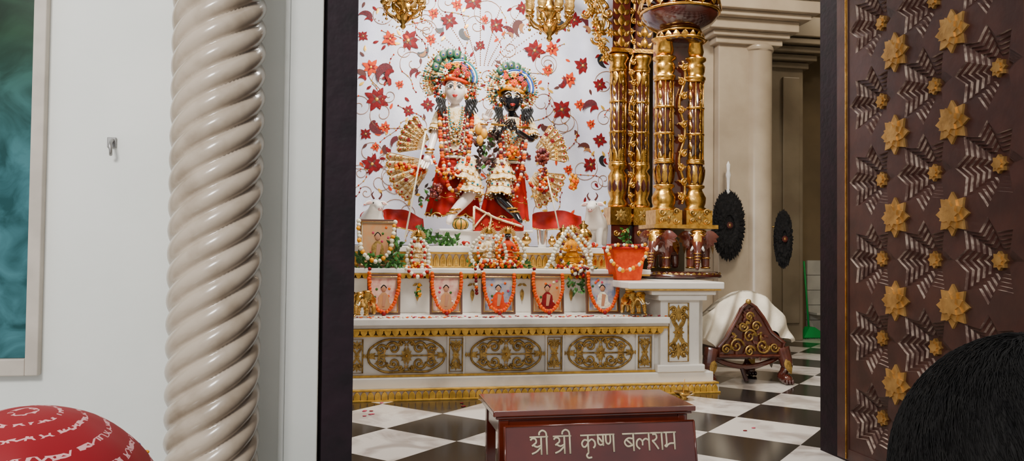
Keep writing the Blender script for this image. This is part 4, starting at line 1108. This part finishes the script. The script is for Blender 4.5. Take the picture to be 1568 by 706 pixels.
for _ in range(24): b.sph(S(random.uniform(730,796),random.uniform(339,352),6.045),.007,'gold',6,4)
b.obj('red_throne_cloth')
def drape(name,pts,Y,m):
    b=B(); n=len(pts)//2; tp=cr([S(x,y,Y) for x,y in pts[:n]],6); bt=cr([S(x,y,Y-.12) for x,y in pts[n:]],6); vs=[];fs=[];K=8
    for j in range(K+1):
        for i,(a,c) in enumerate(zip(tp,bt)): vs.append(a.lerp(c,j/K)+Vector((0,.015*sin(i*1.3),.008*sin(i+j))))
    N=len(tp)
    for j in range(K):
        for i in range(N-1): fs.append((j*N+i,j*N+i+1,(j+1)*N+i+1,(j+1)*N+i))
    b.add(vs,fs,m); b.tube(vs[-N:],.008,'gold',5); return b.obj(name,None,0,1)
drape('red_bolster_cloth',[(586,322),(612,320),(648,334),(590,344),(612,350),(650,354)],6.65,'red_cloth')
drape('red_bolster_cloth.001',[(815,328),(850,322),(890,330),(815,350),(850,352),(892,352)],6.65,'red_cloth')
# ---------------------------------------------------------------- small items on the altar
def marig(b,pts,r=.016,mats=['marigold','marigold','orange_petal']): beads(b,pts,r,mats,jit=.002,step=r*1.45)
def frame(name,l,t,r,bm,Y,zfoot,pm,figcol,gar=True,lean=.10):
    e=empty(name)
    x0,x1=X(l,Y),X(r,Y); h=Z(t,Y,(l+r)/2)-zfoot; w=x1-x0
    Mx=Matrix.Translation(Vector((x0,Y,zfoot)))@Matrix.Rotation(-lean,4,'X')
    b=B(); b.M=Mx; f=.018
    for a,c in(((0,-.012,0),(w,.012,f)),((0,-.012,h-f),(w,.012,h)),((0,-.012,f),(f,.012,h-f)),((w-f,-.012,f),(w,.012,h-f))): b.box(a,c,'frame_wood')
    b.tube([(f,-.012,f),(w-f,-.012,f),(w-f,-.012,h-f),(f,-.012,h-f)],.004,'gold',5,closed=True)
    b.box((f,-.002,f),(w-f,.01,h-f),'picture_mat'); b.box((f+.010,-.004,f+.010),(w-f-.010,-.001,h-f-.010),pm)
    cx=w/2; 
    sil=[(cx-w*.27,f+.02),(cx+w*.27,f+.02),(cx+w*.28,h*.22),(cx+w*.17,h*.30),(cx+w*.15,h*.46),(cx+w*.05,h*.55),(cx-w*.05,h*.55),(cx-w*.15,h*.46),(cx-w*.17,h*.30),(cx-w*.28,h*.22)]
    b.prism(sil,-.008,-.004,figcol)
    b.sph((cx,-.006,h*.64),(w*.075,.004,h*.075),'skin_tan',14,8)
    b.prism([(cx-w*.05,h*.2),(cx+w*.03,h*.2),(cx+w*.10,h*.48),(cx-w*.02,h*.5)],-.010,-.008,'skin_tan')
    b.tube(cr([Vector((cx-w*.085,-.006,h*.66)),Vector((cx,-.006,h*.73)),Vector((cx+w*.085,-.006,h*.66))],5),.004,'hair',5)
    for _ in range(9): b.sph((cx+random.uniform(-.3,.3)*w,-.005,h*random.uniform(.2,.85)),(.010,.003,.010),random.choice(['pink_flower','marigold','leaf_green','white_flower']),6,4)
    b.box((w/2-.02,.012,0),(w/2+.02,.02,h*.6),'frame_wood')
    b.obj('frame',e,.002)
    if gar:
        b=B(); b.M=Mx
        pts=[Vector((w*.06,-.03,h*1.02)),Vector((w*.08,-.035,h*.6)),Vector((w*.25,-.04,h*.2)),Vector((w*.5,-.045,h*.06)),Vector((w*.75,-.04,h*.2)),Vector((w*.93,-.035,h*.6)),Vector((w*.95,-.03,h*1.02))]
        marig(b,pts,.0145)
        b.sph((w*.5,-.055,h*.02),.016,'red_petal',8,6)
        b.obj('marigold_garland',e)
zt1=.548
for i,(l,r,pm,fc) in enumerate(((563,614,'picture_pink','picture_orange'),(659,709,'picture_pink','picture_orange'),(738,790,'picture_blue','orange_petal'),(814,864,'picture_orange','red_petal'),(898,949,'picture_blue','white_flower'))):
    frame('framed_picture' if i==0 else 'framed_picture.%03d'%i,l,420,r,483,5.56,zt1,pm,fc)
frame('framed_picture.005',549,336,607,400,5.80,.872,'picture_orange','antique_gold',False,.06)
b=B()
def gpath(pts,Y): return [S(x,y,Y-(0.0 if k in(0,len(pts)-1) else .03)) for k,(x,y) in enumerate(pts)]
beads(b,gpath([(549,338),(551,372),(560,392),(578,400),(594,388),(602,362),(605,338)],5.72),.017,['white_flower','white_flower','yellow_flower'],jit=.004)
leafspray(b,S(578,402,5.72),.16,.02,.05,110,.05,['leaf_green'])
leafspray(b,S(606,385,5.72),.03,.02,.10,40,.05,['leaf_green'])
b.obj('jasmine_garland')
def mini(name,px,top,foot,Y,zf,skinm,robe,g1,wpx,leaves,crownm='gold'):
    e=empty(name); s=.0050; c=S(px,foot,Y); c.z=zf; hh=(Z(top,Y,px)-zf)
    b=B(); b.M=Matrix.Translation(c)@Matrix.Scale(hh,4)
    b.lathe((0,0,0),[(.30,0),(.32,.03),(.25,.07),(.27,.10)],'gold',20)
    b.lathe((0,0,.1),[(.24,0),(.20,.12),(.13,.26),(.11,.32),(.14,.42),(.15,.50),(.06,.56),(.055,.60)],robe,24,lambda a,z:1+.06*abs(sin(6*a)) if z<.2 else 1,sy=.75)
    for t in(.02,.16,.3): b.lathe((0,0,.1+t),[(.245-.33*t+.01,0),(.255-.33*t+.01,.012),(.245-.33*t,.024)],'gold',20,sy=.75)
    old=b.M; b.M=old@Matrix.Translation(Vector((0,-.01,.77)))@Matrix.Scale(1.05,4)
    b.sph((0,0,0),(.075,.075,.09),skinm,14,10); b.sph((0,-.078,-.01),(.012,.014,.02),skinm,6,4)
    for sx in(-1,1): b.sph((sx*.03,-.068,.015),(.014,.006,.008),'white_enamel',8,5); b.sph((sx*.03,-.074,.015),(.006,.003,.006),'black',6,4)
    b.sph((0,-.07,-.042),(.018,.006,.006),'lip_red',8,5); b.M=old
    b.lathe((0,-.01,.83),[(.085,0),(.10,.03),(.07,.07),(.075,.10),(.03,.14),(.0,.18)],crownm,16,caps=False)
    for sx in(-1,1):
        b.tube(cr([Vector((sx*.13,0,.57)),Vector((sx*.21,-.04,.45)),Vector((sx*.14,-.14,.42)),Vector((sx*.08,-.17,.47))],4),[.05,.048,.045,.042,.04,.038,.036,.034,.032,.03,.028,.026,.024],robe,7)
        b.sph((sx*.07,-.175,.48),(.024,.02,.03),skinm,8,6)
        for k in range(3): b.tube([(sx*(.06+.014*k),-.18,.49),(sx*(.055+.014*k),-.195,.53)],.007,skinm,5)
    for k in range(13):
        a=pi*k/12; b.petal((.10*cos(a),.05,.80+.10*sin(a)),(cos(a),0,sin(a)),(0,-1,0),.12,.06,'gold_matte')
    b.obj('figure',e)
    b=B(); w=wpx/2; m=(top+foot)/2
    for g,(dy,k,r) in enumerate(((.09,1.,.016),(.12,.62,.012))):
        yb=foot+(6 if g==0 else -6)
        pts=[(px-w*.35*k,top+14),(px-w*.85*k,m),(px-w*.9*k,m+(yb-m)*.55),(px-w*.4*k,yb-1),(px,yb+2),(px+w*.4*k,yb-1),(px+w*.9*k,m+(yb-m)*.55),(px+w*.85*k,m),(px+w*.35*k,top+14)]
        beads(b,[S(x,y,Y-dy) for x,y in pts],r,g1[g],jit=.003)
    for sx in(-1,0,1): cluster(b,S(px+sx*w*.5,foot-4,Y-.13),.05,.02,.03,12,.013,['red_cloth','marigold','white_flower','yellow_flower'])
    if leaves: leafspray(b,S(px,foot+2,Y-.08),w*s*1.1,.02,.05,int(80*wpx/70),.045,['leaf_green'])
    b.obj('garland',e)
mini('small_deity_statue',748,347,408,5.86,.872,'skin_white','cream_cloth',(['white_flower'],['white_flower','marigold']),58,True)
mini('small_deity_statue.001',777,347,408,5.86,.872,'skin_black','orange_petal',(['white_flower'],['marigold','yellow_flower']),58,True)
mini('small_deity_statue.002',640,352,412,5.86,.872,'brass','cream_cloth',(['white_flower'],['white_flower','red_cloth']),36,False)
mini('small_deity_statue.003',876,345,415,5.86,.872,'skin_tan','yellow_flower',(['white_flower'],['yellow_flower','maroon_flower','white_flower']),62,True)
b=B()
beads(b,[S(870,350,5.75),S(850,385,5.72),S(836,412,5.70)],.016,['white_flower']); beads(b,[S(870,350,5.75),S(895,385,5.72),S(908,415,5.68)],.016,['white_flower'])
cluster(b,S(886,415,5.68),.06,.03,.05,50,.016,['red_cloth','yellow_flower','white_flower','maroon_flower']); leafspray(b,S(888,438,5.68),.08,.02,.04,40,.045,['leaf_green'])
b.obj('flower_garland')
b=B()
for px,yb in((658,445),(728,452),(738,430),(818,436),(900,440),(566,430)):
    beads(b,[S(px,412,5.66),S(px+1,(412+yb)/2,5.655),S(px+2,yb,5.66)],.013,['red_petal','white_flower','marigold','red_petal'])
cluster(b,S(640,445,5.66),.02,.02,.05,20,.012,['leaf_green','yellow_flower'])
beads(b,[S(622,412,5.66),S(640,424,5.64),S(660,412,5.66)],.015,['white_flower','red_cloth'])
b.obj('hanging_garland')
b=B()
for _ in range(230):
    x=random.uniform(X(548,5.4),X(1015,5.4)); y=random.uniform(5.27,5.38)
    b.sph((x,y,.551),(random.uniform(.006,.014),random.uniform(.006,.012),.004),random.choice(['red_petal','pink_flower','white_flower','white_flower','marigold']),6,4)
b.obj('scattered_petals')
b=B()
for px,py,n in((565,632,6),(590,612,3),(980,600,3),(1150,655,2),(700,620,3)):
    for _ in range(n):
        g=G(px+random.uniform(-14,14),py+random.uniform(-4,6)); g.z=.003; b.sph(g,(.014,.010,.003),random.choice(['red_petal','pink_flower']),6,4)
b.obj('scattered_petals.001')
b=B(); b.keep0=True
zf=.797; xo0,xo1=X(934,5.55),X(986,5.55); zt_=Z(380,5.55,960)
b.prism([(xo0+.04,zf),(xo1-.04,zf),(xo1,zt_),(xo0,zt_)],5.5,5.72,'orange_petal')
b.tube([(xo0,5.5,zt_),(xo1,5.5,zt_),(xo1,5.72,zt_),(xo0,5.72,zt_)],.012,'red_cloth',6,closed=True)
b.box((xo0+.02,5.52,zt_-.01),(xo1-.02,5.70,zt_+.03),'red_cloth')
beads(b,[S(930,384,5.46),S(938,402,5.44),S(955,414,5.43),S(975,408,5.44),S(988,392,5.46),S(991,378,5.46)],.016,['white_flower','yellow_flower','marigold'],jit=.004)
beads(b,[S(930,380,5.47),S(948,375,5.50),S(975,378,5.50),S(990,374,5.47)],.014,['white_flower','yellow_flower','maroon_flower'],jit=.004)
b.obj('orange_cloth_basket',None,.004)
b=B(); c=S(830,376,5.98); c.z=1.037
b.lathe(c,[(.030,0),(.034,.01),(.044,.13),(.046,.135),(.042,.13),(.03,.01)],'silver',20,caps=False); b.obj('steel_tumbler')
for k,(px,h) in enumerate(((806,.12),(893,.22),(862,.18),(845,.10))):
    b=B(); c=S(px,376,6.02); c.z=1.037
    b.lathe(c,[(h*.2,0),(h*.22,h*.05),(h*.1,h*.12),(h*.3,h*.3),(h*.33,h*.45),(h*.25,h*.62),(h*.12,h*.7),(h*.2,h*.8),(h*.05,h*.88),(h*.06,h*.95),(.001,h)],'brass',24)
    b.obj('brass_pot' if k==0 else 'brass_pot.%03d'%k)
b=B()
leafspray(b,S(672,368,6.0),.16,.05,.03,120,.05,['leaf_green']); leafspray(b,S(650,355,6.05),.05,.04,.06,40,.05,['leaf_green'])
b.obj('tulsi_leaves')
b=B()
for px in(712,905):
    c=S(px,372,5.95); c.z=1.045; cluster(b,c+Vector((0,0,.01)),.05,.03,.012,14,.014,['white_flower','marigold','red_cloth'])
b.obj('loose_flowers')
b=B(); c=S(961,372,6.45); c.z=.99
b.lathe(c,[(.03,0),(.045,.06),(.05,.07),(.04,.07)],'brass',16); b.tube([c+Vector((0,0,.05)),c+Vector((.01,0,.22))],.004,'leaf_green',5); leafspray(b,c+Vector((0,0,.16)),.04,.03,.07,30,.05,['leaf_green'])
b.obj('potted_tulsi')
# ---------------------------------------------------------------- worshippers in the foreground
def person(name,hx,hy,topz,facing,cloth,legs,hc):
    e=empty(name); fz=-.65; Ht=topz-fz; k=Ht/1.65
    Mx=Matrix.Translation(Vector((hx,hy,fz)))@Matrix.Rotation(facing,4,'Z')@Matrix.Scale(k,4)
    def q(x,y,z): return Mx@Vector((x,y,z))
    J=[(q(0,0,.90),.14*k),(q(0,0,1.05),.125*k),(q(0,.0,1.22),.145*k),(q(0,0,1.34),.11*k),(q(0,0,1.43),.055*k)]
    E=[(0,1),(1,2),(2,3),(3,4)]
    skin('torso',J,E,cloth,e)
    for sx in(-1,1):
        n='r' if sx>0 else 'l'
        skin('arm_'+n,[(q(sx*.10,0,1.33),.07*k),(q(sx*.18,0,1.32),.062*k),(q(sx*.22,.02,1.07),.047*k),(q(sx*.21,-.10,.86),.03*k)],[(0,1),(1,2),(2,3)],cloth,e)
        hand('hand_'+n,q(sx*.21,-.11,.85),Mx.to_3x3()@Vector((0,-.4,-.9)),Mx.to_3x3()@Vector((-sx,0,0)),'skin_tan',e,1.4)
        skin('leg_'+n,[(q(sx*.07,0,.90),.11*k),(q(sx*.10,0,.75),.095*k),(q(sx*.10,-.02,.48),.062*k),(q(sx*.10,.02,.10),.042*k),(q(sx*.10,-.02,.035),.04*k),(q(sx*.11,-.16,.03),.035*k)],[(0,1),(1,2),(2,3),(3,4),(4,5)],legs,e)
    b=B(); b.M=Mx@Matrix.Translation(Vector((0,-.01,hc-.01)))@Matrix.Scale(1.08,4)
    b.tube([(0,.01,-.16),(0,.005,-.05)],.055,'skin_tan',12)
    h2=B(); head(h2,Vector((0,0,0)),0,'skin_tan',1.04)
    o=len(b.v)
    for nme in h2.mn:
        if nme not in b.mn: b.mn.append(nme)
    b.v+=[b.M@v for v in h2.v]
    for ff,mi_,ss in zip(h2.f,h2.m,h2.s): b.f.append([i+o for i in ff]); b.m.append(b.mn.index(h2.mn[mi_])); b.s.append(ss)
    b.obj('head',e)
    b=B(); b.M=Mx@Matrix.Translation(Vector((0,.012,hc)))
    return e,b,Mx,k
cR=Vector((.512,.532,.832)); 
e,b,Mx,k=person('worshipper',cR.x,cR.y,cR.z+.108,rad(180-20),'shirt','trouser',1.525)
Z3=Vector((0,.012,.005))
vs=[];fs=[];sg=72;rg=48
for i in range(rg+1):
    t=pi*i/rg
    for j in range(sg):
        a=2*pi*j/sg; n_=Vector((sin(t)*cos(a),sin(t)*sin(a),cos(t)))
        w_=1+sin(t)*(.010*sin(5*a+3*t)+.005*sin(11*a-6*t))
        vs.append(Z3+Vector((n_.x*.103,n_.y*.110,n_.z*.120))*w_)
for i in range(rg):
    for j in range(sg):
        q=(j+1)%sg; fs.append((i*sg+j,(i+1)*sg+j,(i+1)*sg+q,i*sg+q))
b.add(vs,fs,'hair')
# fine combed strands radiating from the crown whorl
def sp(t_,a_,k_): return Z3+Vector((sin(t_)*cos(a_)*.103,sin(t_)*sin(a_)*.110,cos(t_)*.120))*k_
for _ in range(14000):
    a=random.uniform(0,2*pi); t=math.acos(1-random.random()*1.3)
    n_=Vector((sin(t)*cos(a)*.103,sin(t)*sin(a)*.110,cos(t)*.120))
    if n_.y<-.06 and n_.z<.03: continue
    dt=random.uniform(.14,.26); da=.10+random.uniform(-.05,.05)/max(.3,sin(t)); up=random.uniform(1.010,1.022)
    b.tube([sp(t,a,1.0),sp(t+dt*.5,a+da*.5,up),sp(t+dt,a+da,up-.004)],[.00038,.00038,.00015],'hair',3)
b.obj('hair',e)
cL=Vector((-.28,.768,.74))
e,b,Mx,k=person('worshipper.001',cL.x,cL.y,cL.z+.121,rad(180+5),'saree','saree',1.522)
vs=[];fs=[];sg=56;rg=34
for i in range(rg+1):
    t=pi*.86*i/rg
    for j in range(sg):
        a=2*pi*j/sg
        r=.124*(1+.010*sin(7*a+3*t)+.006*sin(13*a-5*t)); flare=1+.35*max(0,t-1.7)
        y=sin(t)*sin(a)*r*1.02*flare
        if sin(a)<-.55 and t>1.0: y*=.60; 
        vs.append((sin(t)*cos(a)*r*flare,y+.01,cos(t)*.128-.03*max(0,t-1.7)*2))
for i in range(rg):
    for j in range(sg):
        q=(j+1)%sg; am=2*pi*(j+.5)/sg
        if sin(am)<-.62 and i/rg*.86*pi>1.05: continue
        fs.append((i*sg+j,(i+1)*sg+j,(i+1)*sg+q,i*sg+q))
b.add(vs,fs,'scarf_red')
for k_ in range(44):
    t=1.05+.10*sin(k_*.9); a=2*pi*k_/44; n_=Vector((sin(t)*cos(a)*.125,sin(t)*sin(a)*.127+.01,cos(t)*.129))
    if sin(a)<-.6: continue
    b.sph(n_,(.0032,.0032,.0022),['leaf_green','yellow_flower','peacock_blue'][k_%3],6,4)
b.obj('headscarf',e)
# ---------------------------------------------------------------- lights
def area(name,loc,target,size,power,col):
    l=bpy.data.lights.new(name,'AREA'); l.size=size; l.energy=power; l.color=col; l.shape='DISK'
    o=bpy.data.objects.new(name,l); bpy.context.scene.collection.objects.link(o); o.location=loc
    o.rotation_euler=(Vector(target)-Vector(loc)).to_track_quat('-Z','Y').to_euler()
area('ceiling_lamp',(1.0,4.6,3.9),(1.0,6.3,1.4),.8,180,(1,.95,.88))
area('ceiling_lamp.001',(1.0,6.0,4.0),(1.0,7.0,1.5),.7,72,(1,.97,.94))
area('ceiling_lamp.002',(3.4,5.0,4.0),(3.0,6.2,.5),.6,62,(1,.90,.74))
area('ceiling_lamp.003',(5.6,7.6,4.0),(5.4,8.2,0),.5,12,(1,.84,.62))
area('hall_fill',(-1.9,-1.2,3.9),(-1.0,3.4,1.3),1.2,230,(1,.98,.94))  # unseen fill light, added to brighten the left wall and door steps
w=bpy.data.worlds.new('world'); bpy.context.scene.world=w; w.use_nodes=True
bg=w.node_tree.nodes['Background']; bg.inputs[0].default_value=(.95,.97,1,1); bg.inputs[1].default_value=.80
